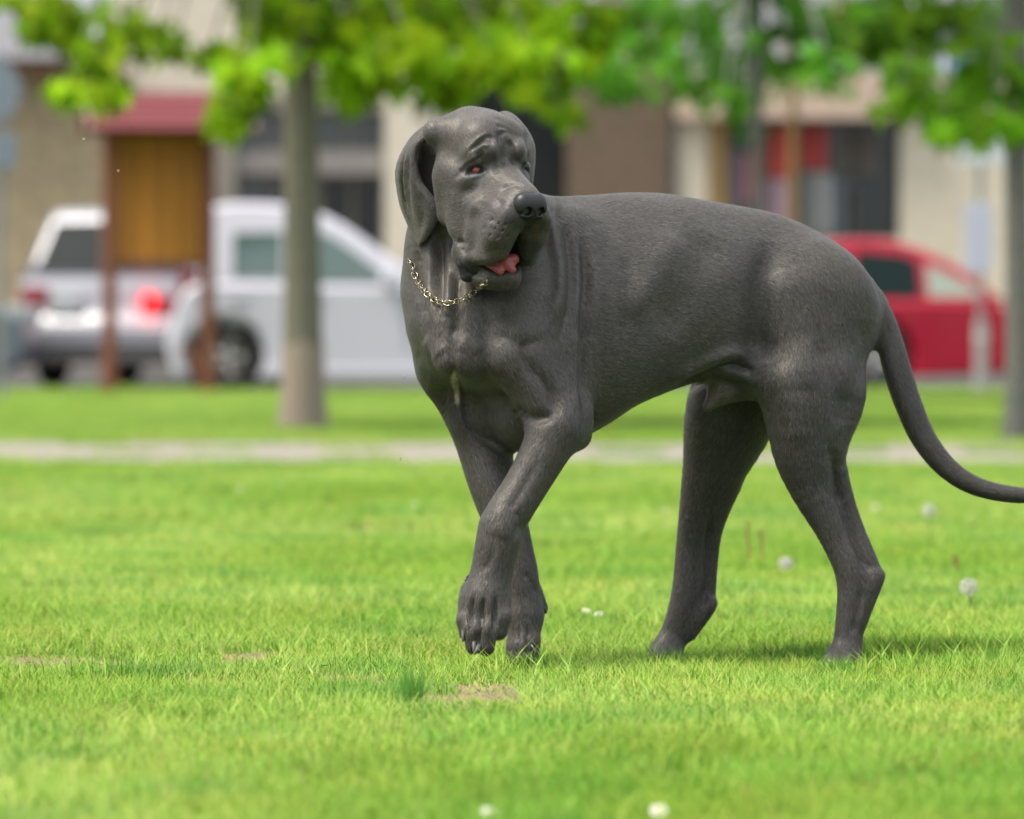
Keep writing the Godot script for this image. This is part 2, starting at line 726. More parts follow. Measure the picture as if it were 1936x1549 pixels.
func paw_far() -> void:
	var z := 0.07
	var toes := [[978, 1180, 972, 1222, 970, 1250, 13.5, 0.0], [992, 1180, 989, 1222, 987, 1254, 15, 0.014], [1004, 1178, 1006, 1212, 1006, 1246, 14, 0.008]]
	cap(P(992, 1165, 0.065), P(991, 1200, z), 33, 29, 0.015)
	for t in toes:
		var a := P(t[0], t[1], z + t[7])
		var b := P(t[2], t[3], z + t[7] + 0.012)
		var c := P(t[4], t[5], z + t[7] + 0.018)
		cap(a, b, t[6] * 1.1, t[6] * 1.1, 0.008, 1.0, Vector3.DOWN)
		cap(b, c, t[6] * 1.1, t[6], 0.006, 1.0, Vector3.DOWN)
	# pad at the back of the wrist
	cap(P(1010, 1120, 0.045), P(1026, 1150, 0.04), 16, 11, 0.012)


func head_shape() -> void:
	var yaw := 0.56
	var pd := 0.26
	h_f = Vector3(sin(yaw) * cos(pd), -sin(pd), cos(yaw) * cos(pd))
	h_u = Vector3(sin(yaw) * sin(pd), cos(pd), cos(yaw) * sin(pd))
	h_l = Vector3(cos(yaw), 0, -sin(yaw))
	h_org = P(946, 319, 0.245)
	var V := func(x: float, y: float, z: float) -> Vector3: return Vector3(x, y, z)
	# skull
	hcap(V.call(0, 1.6, -9.5), V.call(0, 3.0, -6.0), 6.5, 6.0, 2.0)
	hcap(V.call(0, 5.6, -11), V.call(0, 4.6, -8), 3.0, 3.2, 2.0)
	hcap(V.call(-2.6, 4.2, -4.0), V.call(2.6, 4.2, -4.0), 3.9, 3.9, 2.0)
	for s in [-1.0, 1.0]:
		# brow, cheek bone, cheek, side of the jaw
		hcap(V.call(s * 2.6, 3.4, 0.2), V.call(s * 5.0, 2.2, -2.2), 1.8, 1.8, 1.6)
		hcap(V.call(s * 5.2, -2.4, -2.0), V.call(s * 6.0, -1.4, -7.0), 2.2, 2.4, 2.5)
		hcap(V.call(s * 4.9, -6.0, -4.0), V.call(s * 5.0, -11.5, -3.0), 2.7, 2.1, 3.0)
		hcap(V.call(s * 5.0, -4.0, -8.0), V.call(s * 4.6, -10.0, -7.5), 3.2, 2.4, 3.0)
		# lips: hanging flews
		hcap(V.call(s * 2.6, -6.6, 9.2), V.call(s * 3.6, -10.0, 8.6), 2.9, 2.4, 1.5)
		hcap(V.call(s * 3.2, -7.0, 6.0), V.call(s * 4.6, -14.4, 6.0), 2.9, 1.5, 2.0)
		hcap(V.call(s * 3.6, -7.0, 2.0), V.call(s * 5.2, -16.0, 2.6), 3.0, 1.4, 2.0)
		hcap(V.call(s * 4.3, -7.0, -2.0), V.call(s * 5.0, -14.8, -0.8), 2.6, 1.5, 2.0)
		hcap(V.call(s * 4.6, -14.6, 6.0), V.call(s * 5.2, -16.2, 2.6), 1.3, 1.2, 1.0)
		hcap(V.call(s * 5.2, -16.2, 2.6), V.call(s * 5.5, -15.0, -0.8), 1.2, 1.2, 1.0)
		hcap(V.call(s * 3.6, -10.5, 7.8), V.call(s * 4.1, -14.6, 7.4), 2.0, 1.4, 1.2)
		hcap(V.call(s * 2.8, -9.5, 9.2), V.call(s * 2.8, -13.2, 8.8), 1.8, 1.2, 1.2)
		hcap(V.call(s * 3.3, -10.5, 8.4), V.call(s * 4.1, -14.6, 6.0), 1.6, 1.2, 1.0)
	# muzzle
	hcap(V.call(0, -2.4, -1.0), V.call(0, -4.6, 8.6), 4.3, 3.4, 2.5, V.call(1.0, 1.0, 1.0))
	hcap(V.call(0, -1.6, 0.5), V.call(0, -2.6, 9.0), 2.2, 1.9, 2.0)
	hcap(V.call(0, -4.2, 9.4), V.call(0, -5.4, 9.2), 2.3, 2.3, 1.2)
	# lower jaw and its lip
	hcap(V.call(0, -15.5, -3.0), V.call(0, -18.8, 5.2), 3.0, 2.0, 2.0)
	hcap(V.call(-1.8, -19.0, 5.2), V.call(1.8, -19.0, 5.2), 2.0, 2.0, 1.0)
	for s in [-1.0, 1.0]:
		hcap(V.call(s * 4.6, -16.4, -1.8), V.call(s * 3.0, -19.0, 3.0), 1.7, 2.0, 1.5)
		hcap(V.call(s * 3.0, -18.6, 4.0), V.call(s * 4.8, -16.6, -1.0), 1.4, 1.2, 1.0)
	# the roots of the ears
	hcap(V.call(-3.0, 4.6, -9.5), V.call(-7.8, 4.0, -11.0), 3.9, 2.3, 2.0)
	hcap(V.call(-4.5, 1.5, -8.5), V.call(-5.0, 3.0, -9.5), 3.0, 3.0, 2.0)
	hcap(V.call(3.5, 4.6, -10.0), V.call(7.6, 4.4, -11.0), 3.6, 2.2, 2.0)
	cap(P(822, 270, 0.11), P(826, 350, 0.09), 34, 40, 0.02)
	# mouth opening, between the lips at the front
	hcarve(V.call(0.5, -9.4, 12.2), V.call(0.4, -15.0, 8.5), 0.35, 0.9, 0.5)
	hcarve(V.call(0.4, -13.0, 7.0), V.call(0.2, -16.0, 3.0), 1.2, 1.8, 0.6)
	hcarve(V.call(-6.0, -17.3, 1.0), V.call(5.5, -17.3, 1.5), 0.45, 0.45, 0.3)


# ---------- sculpting: strokes along lines given in the photograph's pixels, on the side that faces the lens ----------
func stroke(pts: Array, width: float, depth: float, verts: PackedVector3Array, norms: PackedVector3Array, sx: PackedFloat32Array, sy: PackedFloat32Array, zmin := -1.0, zmax := 1.0) -> void:
	# depth in millimetres, negative cuts a groove; it fades out towards both ends
	var x0 := 1e9
	var x1 := -1e9
	var y0 := 1e9
	var y1 := -1e9
	for q in pts:
		x0 = minf(x0, q[0])
		x1 = maxf(x1, q[0])
		y0 = minf(y0, q[1])
		y1 = maxf(y1, q[1])
	var w := width * 2.2
	x0 -= w
	x1 += w
	y0 -= w
	y1 += w
	var n := pts.size()
	var line := PackedVector2Array()
	for i in n - 1:
		for j in 6:
			line.append(Vector2(pts[i][0], pts[i][1]).cubic_interpolate(Vector2(pts[i + 1][0], pts[i + 1][1]), Vector2(pts[maxi(i - 1, 0)][0], pts[maxi(i - 1, 0)][1]), Vector2(pts[mini(i + 2, n - 1)][0], pts[mini(i + 2, n - 1)][1]), j / 6.0))
	line.append(Vector2(pts[n - 1][0], pts[n - 1][1]))
	var m := line.size() - 1
	for i in verts.size():
		var x := sx[i]
		if x < x0 or x > x1:
			continue
		var y := sy[i]
		if y < y0 or y > y1 or norms[i].z < 0.0 or verts[i].z < zmin or verts[i].z > zmax:
			continue
		var p := Vector2(x, y)
		var best := 1e9
		var along := 0.0
		for k in m:
			var s := line[k + 1] - line[k]
			var h := clampf((p - line[k]).dot(s) / maxf(s.length_squared(), 1e-6), 0.0, 1.0)
			var d := (p - line[k] - s * h).length_squared()
			if d < best:
				best = d
				along = (k + h) / m
		if best > w * w:
			continue
		var fade := clampf(minf(along, 1.0 - along) * 5.0, 0.15, 1.0)
		verts[i] += norms[i] * (depth * 0.001 * fade * exp(-best / (width * width)) * clampf(norms[i].z * 3.0, 0.0, 1.0))


func renormal(verts: PackedVector3Array, norms: PackedVector3Array, index: PackedInt32Array, upto: int) -> void:
	var old := norms.duplicate()
	for i in upto:
		norms[i] = Vector3.ZERO
	for k in range(0, index.size(), 3):
		var a := index[k]
		var b := index[k + 1]
		var c := index[k + 2]
		if a >= upto:
			break
		var n := (verts[c] - verts[a]).cross(verts[b] - verts[a])
		norms[a] += n
		norms[b] += n
		norms[c] += n
	for i in upto:
		norms[i] = norms[i].normalized() if norms[i].length() > 1e-12 else old[i]


func sculpt(verts: PackedVector3Array, norms: PackedVector3Array, index: PackedInt32Array, upto: int) -> void:
	var sx := PackedFloat32Array()
	var sy := PackedFloat32Array()
	var turn := Basis(Vector3.RIGHT, pitch)
	for i in verts.size():
		var q := turn * (verts[i] - Vector3(0, CAM_H, CAM_D))
		sx.append(968.0 + FPX * q.x / -q.z)
		sy.append(774.5 - FPX * q.y / -q.z)
	var S := func(pts: Array, width: float, depth: float, zmin := -1.0, zmax := 1.0) -> void: stroke(pts, width, depth * (1.25 if pts[0][1] > 360.0 and pts[0][1] < 1000.0 and pts[0][0] > 930.0 and pts[0][0] < 1200.0 else 1.0), verts, norms, sx, sy, zmin, zmax)
	# forehead and brows
	S.call([[884, 290], [905, 268], [924, 258], [938, 266]], 3.5, -4.5)
	S.call([[896, 281], [912, 268], [926, 267], [934, 276]], 3.2, -4.5)
	S.call([[898, 288], [914, 275], [928, 278]], 4.0, 3.0)
	S.call([[886, 283], [906, 262], [924, 252]], 4.0, 2.0)
	S.call([[942, 246], [948, 280], [952, 316]], 6.0, -5.0)
	S.call([[930, 290], [936, 312], [940, 330]], 6.0, -3.0)
	S.call([[936, 236], [962, 243], [986, 264]], 4.0, -4.0)
	S.call([[944, 254], [962, 250], [982, 270]], 4.0, -4.0)
	S.call([[930, 222], [960, 234], [982, 250]], 4.0, -2.0)
	S.call([[865, 330], [882, 314], [905, 300], [916, 286]], 4.0, -3.0)
	S.call([[866, 322], [884, 306], [906, 293]], 5.0, 2.5)
	S.call([[964, 262], [970, 290], [976, 314]], 8.0, -8.0)
	S.call([[884, 336], [900, 338], [918, 330]], 4.0, -1.5)
	# eye openings and their lids
	S.call([[878, 329], [892, 323], [902, 319], [916, 322]], 6.5, -8.0)
	S.call([[874, 325], [888, 313], [902, 306], [914, 308]], 5.0, 3.5)
	S.call([[880, 336], [894, 336], [908, 333], [920, 327]], 4.0, 2.0)
	S.call([[860, 338], [874, 326], [888, 315]], 4.0, -2.0)
	S.call([[992, 306], [993, 322]], 6.0, -6.0)
	for q in [[930, 415], [942, 422], [936, 432], [950, 436], [928, 445], [942, 448], [956, 424], [960, 446], [918, 430]]:
		S.call([[q[0] - 1, q[1]], [q[0] + 1, q[1] + 1]], 2.6, -3.5)
	# muzzle
	S.call([[946, 362], [962, 352], [985, 350], [1005, 358]], 5.0, -2.5)
	S.call([[950, 375], [938, 400], [930, 425]], 9.0, -3.0)
	S.call([[926, 400], [920, 440], [930, 475]], 14.0, 3.0)
	S.call([[880, 420], [905, 405], [915, 380]], 14.0, -3.0)
	S.call([[864, 458], [874, 458], [884, 464]], 5.0, -4.0)
	S.call([[880, 482], [874, 468]], 4.0, -3.0)
	S.call([[892, 522], [910, 518], [926, 524]], 9.0, -5.0)
	# throat
	S.call([[830, 440], [832, 520], [826, 610]], 10.0, -13.0, -1.0, 0.24)
	S.call([[868, 520], [864, 580], [860, 640]], 9.0, -11.0, -1.0, 0.27)
	S.call([[812, 440], [814, 520], [810, 580]], 9.0, 6.0, -1.0, 0.24)
	S.call([[848, 510], [846, 560], [842, 600]], 8.0, 6.0, -1.0, 0.26)
	S.call([[788, 470], [792, 540], [802, 610]], 9.0, -9.0, -1.0, 0.24)
	# breast
	S.call([[790, 672], [830, 688], [862, 690], [900, 696], [960, 692]], 20.0, 9.0)
	S.call([[800, 745], [862, 765], [930, 770], [965, 760]], 26.0, -24.0)
	S.call([[800, 640], [826, 655], [840, 668]], 14.0, 5.0)
	S.call([[870, 640], [890, 655], [900, 670]], 16.0, 4.0)
	S.call([[852, 610], [856, 660], [862, 720]], 7.0, -6.0)
	S.call([[858, 690], [872, 770], [900, 820], [960, 850]], 7.0, -7.0)
	S.call([[930, 625], [985, 650], [1035, 640]], 15.0, -7.0)
	# shoulder
	S.call([[1100, 440], [1110, 520], [1107, 600], [1103, 700], [1108, 795]], 10.0, -13.0)
	S.call([[1090, 620], [1084, 700], [1092, 780]], 14.0, 5.0)
	S.call([[1062, 420], [1076, 470], [1080, 560], [1060, 650]], 11.0, -8.0)
	S.call([[1036, 400], [1050, 450], [1058, 540], [1040, 620]], 12.0, 7.0)
	S.call([[985, 640], [1000, 690], [1040, 740], [1056, 790]], 12.0, -8.0)
	S.call([[965, 775], [1000, 792], [1050, 782]], 12.0, -10.0)
	S.call([[1120, 420], [1125, 520], [1122, 640]], 18.0, 3.0)
	# ribs, loin, haunch
	S.call([[1350, 440], [1312, 530], [1255, 640]], 36.0, -9.0)
	S.call([[1240, 480], [1250, 560], [1236, 660]], 18.0, -3.0)
	S.call([[1180, 480], [1190, 560], [1178, 640]], 14.0, -3.5)
	S.call([[1458, 450], [1440, 540], [1430, 620], [1430, 690]], 26.0, -13.0)
	S.call([[1280, 440], [1240, 520], [1180, 600]], 26.0, 6.0)
	S.call([[1540, 640], [1580, 730], [1598, 810]], 22.0, -8.0)
	S.call([[1466, 690], [1496, 760], [1512, 850]], 26.0, 6.0)
	S.call([[1480, 500], [1512, 620], [1520, 740]], 40.0, 6.0)
	S.call([[1640, 600], [1628, 700], [1602, 790]], 16.0, -8.0)
	S.call([[1260, 722], [1320, 690], [1380, 668], [1436, 678]], 11.0, 9.0)
	S.call([[1270, 742], [1330, 716], [1390, 694], [1428, 708]], 10.0, -16.0)
	# hind shanks: the hollow before the tendon
	S.call([[1585, 860], [1590, 910], [1600, 970], [1630, 1050], [1645, 1085]], 8.0, -13.0, -0.16)
	S.call([[1568, 840], [1582, 900], [1590, 955]], 9.0, -8.0, -0.16)
	S.call([[1342, 960], [1338, 1040], [1336, 1110], [1326, 1150]], 6.0, -7.0)
	S.call([[1628, 1110], [1622, 1160], [1612, 1200]], 6.0, -4.0, -0.16)
	# forelegs
	S.call([[935, 1000], [932, 1045], [910, 1085]], 7.0, -3.0)
	S.call([[975, 965], [985, 985], [972, 1020]], 7.0, -4.0)
	S.call([[940, 960], [950, 990], [948, 1020]], 14.0, 3.0)
	S.call([[1020, 870], [985, 930], [965, 965]], 8.0, -2.5)
	S.call([[895, 1122], [892, 1150], [889, 1175], [886, 1200]], 3.8, -8.0, 0.2)
	S.call([[915, 1124], [912, 1155], [907, 1190], [902, 1224]], 3.8, -8.0, 0.2)
	S.call([[938, 1122], [937, 1150], [935, 1175], [932, 1200]], 3.8, -8.0, 0.2)
	S.call([[982, 1185], [979, 1215], [978, 1245]], 3.0, -4.0, -1, 0.2)
	S.call([[998, 1182], [997, 1215], [996, 1240]], 3.0, -4.0, -1, 0.2)
	S.call([[990, 1080], [1004, 1100], [1012, 1125]], 5.0, -3.0, -1, 0.2)
	# the hollow of the far ear, then the folds at the back of the near one
	S.call([[992, 246], [998, 268], [1002, 296], [1001, 335]], 4.0, -9.0)
	S.call([[986, 236], [1004, 262], [1009, 292]], 3.0, 2.5)
	S.call([[763, 296], [759, 330], [762, 370], [768, 400]], 3.0, -5.0)
	S.call([[772, 290], [769, 330], [772, 375], [777, 405]], 3.0, -6.0)
	S.call([[767, 295], [764, 335], [767, 380]], 2.6, 3.0)
	S.call([[795, 366], [799, 400], [794, 440]], 7.0, -2.5)
	S.call([[788, 300], [790, 330], [806, 356], [824, 378]], 4.0, 2.5)
	renormal(verts, norms, index, upto)


func sheet(rows: Array, thick: float, verts: PackedVector3Array, norms: PackedVector3Array, index: PackedInt32Array, flows: PackedVector3Array, n_u := 28, n_v := 20) -> void:
	# a thin flap through a grid of points (photograph x, y and depth), closed all round
	var grid := []
	for r in rows:
		var line := []
		for q in r:
			line.append(P(q[0], q[1], q[2]))
		grid.append(line)
	var nr := grid.size() - 1
	var nc: int = grid[0].size() - 1
	var at := func(u: float, v: float) -> Vector3:
		var iv := mini(int(v), nr - 1)
		var iu := mini(int(u), nc - 1)
		var col := []
		for k in [-1, 0, 1, 2]:
			var row: Array = grid[clampi(iv + k, 0, nr)]
			col.append((row[iu] as Vector3).cubic_interpolate(row[iu + 1], row[maxi(iu - 1, 0)], row[mini(iu + 2, nc)], u - iu))
		return (col[1] as Vector3).cubic_interpolate(col[2], col[0], col[3], v - iv)
	var base := verts.size()
	var mid := []
	var nor := []
	for j in n_v + 1:
		for i in n_u + 1:
			var u := float(i) / n_u * nc
			var v := float(j) / n_v * nr
			var p: Vector3 = at.call(u, v)
			var e := 0.04
			var du: Vector3 = at.call(minf(u + e, nc), v) - at.call(maxf(u - e, 0), v)
			var dv: Vector3 = at.call(u, minf(v + e, nr)) - at.call(u, maxf(v - e, 0))
			var n := dv.cross(du)
			mid.append(p)
			nor.append(n.normalized() if n.length() > 1e-12 else Vector3.BACK)
	for side in 2:
		for j in n_v + 1:
			for i in n_u + 1:
				var k := j * (n_u + 1) + i
				var s := 1.0 if side == 0 else -1.0
				var edge := minf(minf(float(i), float(n_u - i)) / 3.0, minf(float(n_v - j) / 2.0, 1.0))
				edge = sqrt(clampf(1.0 - pow(1.0 - clampf(edge, 0, 1), 2), 0.0, 1.0))
				verts.append(mid[k] + nor[k] * (s * thick * 0.5 * maxf(edge, 0.02)))
				var rim := Vector3.ZERO
				if i == 0:
					rim = (mid[k] - mid[k + 1]).normalized()
				elif i == n_u:
					rim = (mid[k] - mid[k - 1]).normalized()
				norms.append((nor[k] * s + rim * 0.8).normalized())
				flows.append(Vector3(0.0, -1, 0))
	var m := (n_u + 1) * (n_v + 1)
	for j in n_v:
		for i in n_u:
			var a := base + j * (n_u + 1) + i
			for q in [a, a + 1, a + n_u + 2, a, a + n_u + 2, a + n_u + 1]:
				index.append(q)
			var b := a + m
			for q in [b, b + n_u + 2, b + 1, b, b + n_u + 1, b + n_u + 2]:
				index.append(q)


func ears(verts: PackedVector3Array, norms: PackedVector3Array, index: PackedInt32Array, flows: PackedVector3Array) -> void:
	sheet([
		[[796, 246, .15], [803, 240, .165], [812, 237, .175], [818, 239, .185], [824, 244, .19], [830, 252, .18]],
		[[780, 258, .13], [788, 254, .155], [796, 253, .175], [803, 253, .19], [808, 257, .195], [812, 262, .185]],
		[[764, 282, .10], [770, 278, .14], [776, 277, .165], [782, 276, .185], [787, 277, .19], [790, 282, .18]],
		[[749, 318, .08], [756, 314, .13], [764, 312, .15], [774, 312, .175], [783, 314, .185], [787, 318, .175]],
		[[750, 352, .07], [757, 352, .12], [766, 352, .135], [776, 350, .17], [788, 348, .185], [799, 350, .18]],
		[[757, 388, .07], [763, 388, .115], [771, 388, .13], [785, 386, .17], [807, 382, .19], [830, 388, .188]],
		[[768, 416, .08], [773, 416, .115], [780, 416, .13], [793, 416, .165], [812, 418, .185], [830, 414, .182]],
		[[778, 440, .10], [782, 442, .12], [787, 442, .135], [795, 442, .155], [804, 442, .17], [814, 440, .172]],
		[[787, 460, .13], [789, 462, .135], [790, 463, .14], [791, 464, .145], [793, 463, .148], [796, 460, .15]]], 0.0055, verts, norms, index, flows)
	sheet([
		[[925, 226, .10], [945, 214, .10], [962, 214, .09], [982, 228, .08]],
		[[950, 235, .12], [968, 226, .12], [985, 236, .11], [1000, 252, .09]],
		[[972, 270, .14], [985, 258, .145], [998, 264, .135], [1010, 276, .11]],
		[[985, 300, .16], [995, 294, .165], [1004, 296, .15], [1011, 302, .12]],
		[[990, 330, .17], [997, 330, .17], [1003, 334, .16], [1008, 330, .13]],
		[[998, 352, .16], [1000, 355, .16], [1003, 354, .155], [1005, 350, .14]]], 0.006, verts, norms, index, flows, 16, 16)


func relax(verts: PackedVector3Array, index: PackedInt32Array, first: int, rounds: int) -> void:
	# evens out the mesh without shrinking it
	for r in rounds:
		var sum := PackedVector3Array()
		var cnt := PackedFloat32Array()
		sum.resize(verts.size())
		cnt.resize(verts.size())
		for k in range(0, index.size(), 3):
			var a := index[k]
			if a < first:
				continue
			var b := index[k + 1]
			var c := index[k + 2]
			sum[a] += verts[b] + verts[c]
			sum[b] += verts[a] + verts[c]
			sum[c] += verts[a] + verts[b]
			cnt[a] += 2.0
			cnt[b] += 2.0
			cnt[c] += 2.0
		var f := 0.6 if r % 2 == 0 else -0.62
		for i in range(first, verts.size()):
			if cnt[i] > 0.0:
				verts[i] += (sum[i] / cnt[i] - verts[i]) * f


func fresh() -> void:
	# an empty field for the next part
	pB.clear()
	pa.clear()
	pba.clear()
	pil.clear()
	pr.clear()
	pdr.clear()
	pk.clear()
	pkind.clear()
	pop.clear()
	pflow.clear()
	prad.clear()
	pmid.clear()
	pgrp.clear()


func arrays(verts: PackedVector3Array, norms: PackedVector3Array, index: PackedInt32Array, cols := PackedColorArray()) -> ArrayMesh:
	var arr := []
	arr.resize(Mesh.ARRAY_MAX)
	arr[Mesh.ARRAY_VERTEX] = verts
	arr[Mesh.ARRAY_NORMAL] = norms
	if cols.size():
		arr[Mesh.ARRAY_COLOR] = cols
	if index.size():
		arr[Mesh.ARRAY_INDEX] = index
	var me := ArrayMesh.new()
	me.add_surface_from_arrays(Mesh.PRIMITIVE_TRIANGLES, arr)
	return me


func part_mesh(lo: Vector3, hi: Vector3, h: float) -> ArrayMesh:
	var v := PackedVector3Array()
	var n := PackedVector3Array()
	var ix := PackedInt32Array()
	var fl := PackedVector3Array()
	var a := Vector3(minf(lo.x, hi.x), minf(lo.y, hi.y), minf(lo.z, hi.z))
	var b := Vector3(maxf(lo.x, hi.x), maxf(lo.y, hi.y), maxf(lo.z, hi.z))
	net(a, b, h, AABB(), v, n, ix, fl)
	return arrays(v, n, ix)


var screen_x := PackedFloat32Array()
var screen_y := PackedFloat32Array()
var skin := PackedVector3Array()


func surface(px: float, py: float) -> Vector3:
	# the foremost point of the skin that the photograph's pixel shows
	var best := -9.0
	for i in screen_x.size():
		if absf(screen_x[i] - px) < 3.0 and absf(screen_y[i] - py) < 3.0 and skin[i].z > best:
			best = skin[i].z
	return P(px, py, best if best > -8.0 else 0.2)


func build_dog() -> void:
	var t0 := Time.get_ticks_msec()
	dog_shape()
	var verts := PackedVector3Array()
	var norms := PackedVector3Array()
	var index := PackedInt32Array()
	var flows := PackedVector3Array()
	var lo := P(745, 195, -0.45)
	var hi := P(2020, 1290, 0.45)
	var mn := Vector3(minf(lo.x, hi.x), minf(lo.y, hi.y), -0.42)
	var mx := Vector3(maxf(lo.x, hi.x), maxf(lo.y, hi.y), 0.42)
	var hlo := Vector3(P(742, 200, 0).x, P(900, 555, 0.1).y, -0.06)
	var hhi := Vector3(P(1048, 200, 0.1).x, P(900, 190, 0).y, 0.42)
	net(mn, mx, HB, AABB(hlo, hhi - hlo).grow(-HB), verts, norms, index, flows)
	relax(verts, index, 0, 4)
	var nb := verts.size()
	net(hlo, hhi, HB * 0.55, AABB(), verts, norms, index, flows)
	relax(verts, index, nb, 2)
	var n_skin := verts.size()
	ears(verts, norms, index, flows)
	sculpt(verts, norms, index, verts.size())
	skin = verts.slice(0, n_skin)
	print("dog: %d vertices, %d ms" % [verts.size(), Time.get_ticks_msec() - t0])
	# colours of the coat
	var noise := FastNoiseLite.new()
	noise.seed = 4
	noise.frequency = 9.0
	noise.fractal_octaves = 4
	var cols := PackedColorArray()
	cols.resize(verts.size())
	var base := Color(0.080, 0.073, 0.069)
	for i in verts.size():
		var n := noise.get_noise_3dv(verts[i])
		var c := base * (1.0 + 0.25 * n)
		c.b *= 1.0 - 0.12 * noise.get_noise_3dv(verts[i] * 0.6 + Vector3(9, 0, 0))
		cols[i] = c
	var turn := Basis(Vector3.RIGHT, pitch)
	var sx := PackedFloat32Array()
	var sy := PackedFloat32Array()
	for v in verts:
		var q := turn * (v - Vector3(0, CAM_H, CAM_D))
		sx.append(968.0 + FPX * q.x / -q.z)
		sy.append(774.5 - FPX * q.y / -q.z)
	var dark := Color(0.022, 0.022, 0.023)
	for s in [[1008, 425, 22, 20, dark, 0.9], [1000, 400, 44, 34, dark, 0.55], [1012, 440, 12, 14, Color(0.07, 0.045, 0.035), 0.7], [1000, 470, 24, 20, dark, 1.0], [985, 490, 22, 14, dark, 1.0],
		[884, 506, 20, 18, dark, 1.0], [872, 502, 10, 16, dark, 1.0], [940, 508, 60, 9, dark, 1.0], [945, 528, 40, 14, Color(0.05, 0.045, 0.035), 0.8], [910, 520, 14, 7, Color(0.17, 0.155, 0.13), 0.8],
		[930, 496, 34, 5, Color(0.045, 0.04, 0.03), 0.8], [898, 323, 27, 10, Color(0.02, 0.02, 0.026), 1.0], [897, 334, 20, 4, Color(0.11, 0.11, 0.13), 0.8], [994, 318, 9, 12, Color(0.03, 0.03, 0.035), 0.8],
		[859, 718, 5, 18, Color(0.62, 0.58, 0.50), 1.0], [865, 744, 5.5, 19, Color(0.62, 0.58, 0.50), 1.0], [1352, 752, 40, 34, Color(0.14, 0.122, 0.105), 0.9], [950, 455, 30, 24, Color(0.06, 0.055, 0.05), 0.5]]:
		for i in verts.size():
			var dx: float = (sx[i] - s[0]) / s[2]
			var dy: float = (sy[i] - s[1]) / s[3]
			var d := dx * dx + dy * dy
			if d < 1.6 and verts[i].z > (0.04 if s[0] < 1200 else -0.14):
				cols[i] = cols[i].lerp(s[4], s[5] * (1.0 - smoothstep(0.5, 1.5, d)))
	# the tail is a little darker
	for i in verts.size():
		if sx[i] > 1668.0 and sy[i] > 590.0:
			cols[i] = cols[i] * (1.0 - 0.35 * smoothstep(1668, 1740, sx[i]))
	var dog := thing("dog", "large blue-grey short-haired dog stepping across the lawn with its head turned back", "dog")
	var coat := mat(Color.WHITE, 0.48, 0.0, 0.5)
	coat.vertex_color_use_as_albedo = true
	coat.rim_enabled = true
	coat.rim = 0.22
	coat.rim_tint = 0.3
	obj("body", arrays(verts, norms, index, cols), coat, dog)
	fur(verts, norms, index, flows, cols, dog, coat, nb)
	screen_x = sx.slice(0, skin.size())
	screen_y = sy.slice(0, skin.size())
	face_parts(dog)
	claws(dog)
	collar()


func fur(verts: PackedVector3Array, norms: PackedVector3Array, index: PackedInt32Array, flows: PackedVector3Array, cols: PackedColorArray, dog: Node3D, coat: Material, head_from: int) -> void:
	# short flat hair: one narrow triangle each, lying along the body
	var r := RandomNumberGenerator.new()
	r.seed = 11
	var hv := PackedVector3Array()
	var hn := PackedVector3Array()
	var hc := PackedColorArray()
	var per := FUR
	var owe := 0.0
	for k in range(0, index.size(), 3):
		var a := index[k]
		var b := index[k + 1]
		var c := index[k + 2]
		var va := verts[a]
		var area := (verts[b] - va).cross(verts[c] - va).length() * 0.5
		if norms[a].z < -0.35:
			area *= 0.35
		owe += area * per
		while owe > 0.0:
			owe -= 1.0
			var u := r.randf()
			var w := r.randf()
			if u + w > 1.0:
				u = 1.0 - u
				w = 1.0 - w
			var p := va + (verts[b] - va) * u + (verts[c] - va) * w
			var n := norms[a]
			var f := flows[a]
			f = f - n * f.dot(n)
			if f.length_squared() < 1e-6:
				continue
			f = f.normalized()
			var side := n.cross(f)
			f = (f + side * r.randf_range(-0.35, 0.35)).normalized()
			var col := cols[a]
			var v := r.randf()
			if col.r < 0.03:
				if v > 0.25:
					continue
			var tint := 0.4 + 1.55 * v * v
			if v > 0.90:
				tint = 0.45 if r.randf() < 0.5 else 1.8
			col = Color(col.r * tint, col.g * tint * 0.99, col.b * tint * 0.97)
			var lng := r.randf_range(0.0045, 0.009) * (0.62 if a >= head_from else 1.0)
			var wd := 0.00025 if v < 0.90 else 0.0005
			if v > 0.90:
				lng *= 1.25
			var tip := p + f * lng + n * (lng * r.randf_range(0.08, 0.26))
			side = n.cross(f) * wd
			hv.append(p - side)
			hv.append(p + side)
			hv.append(tip)
			var nn := (n + f * r.randf_range(-0.25, 0.25) + side * (r.randf_range(-0.3, 0.3) / wd)).normalized()
			for q in 3:
				hn.append(nn)
				hc.append(col)
	var o := obj("coat_hair", arrays(hv, hn, PackedInt32Array(), hc), coat, dog)
	o.set_meta("kind", "stuff")
	print("hairs: %d" % (hv.size() / 3))


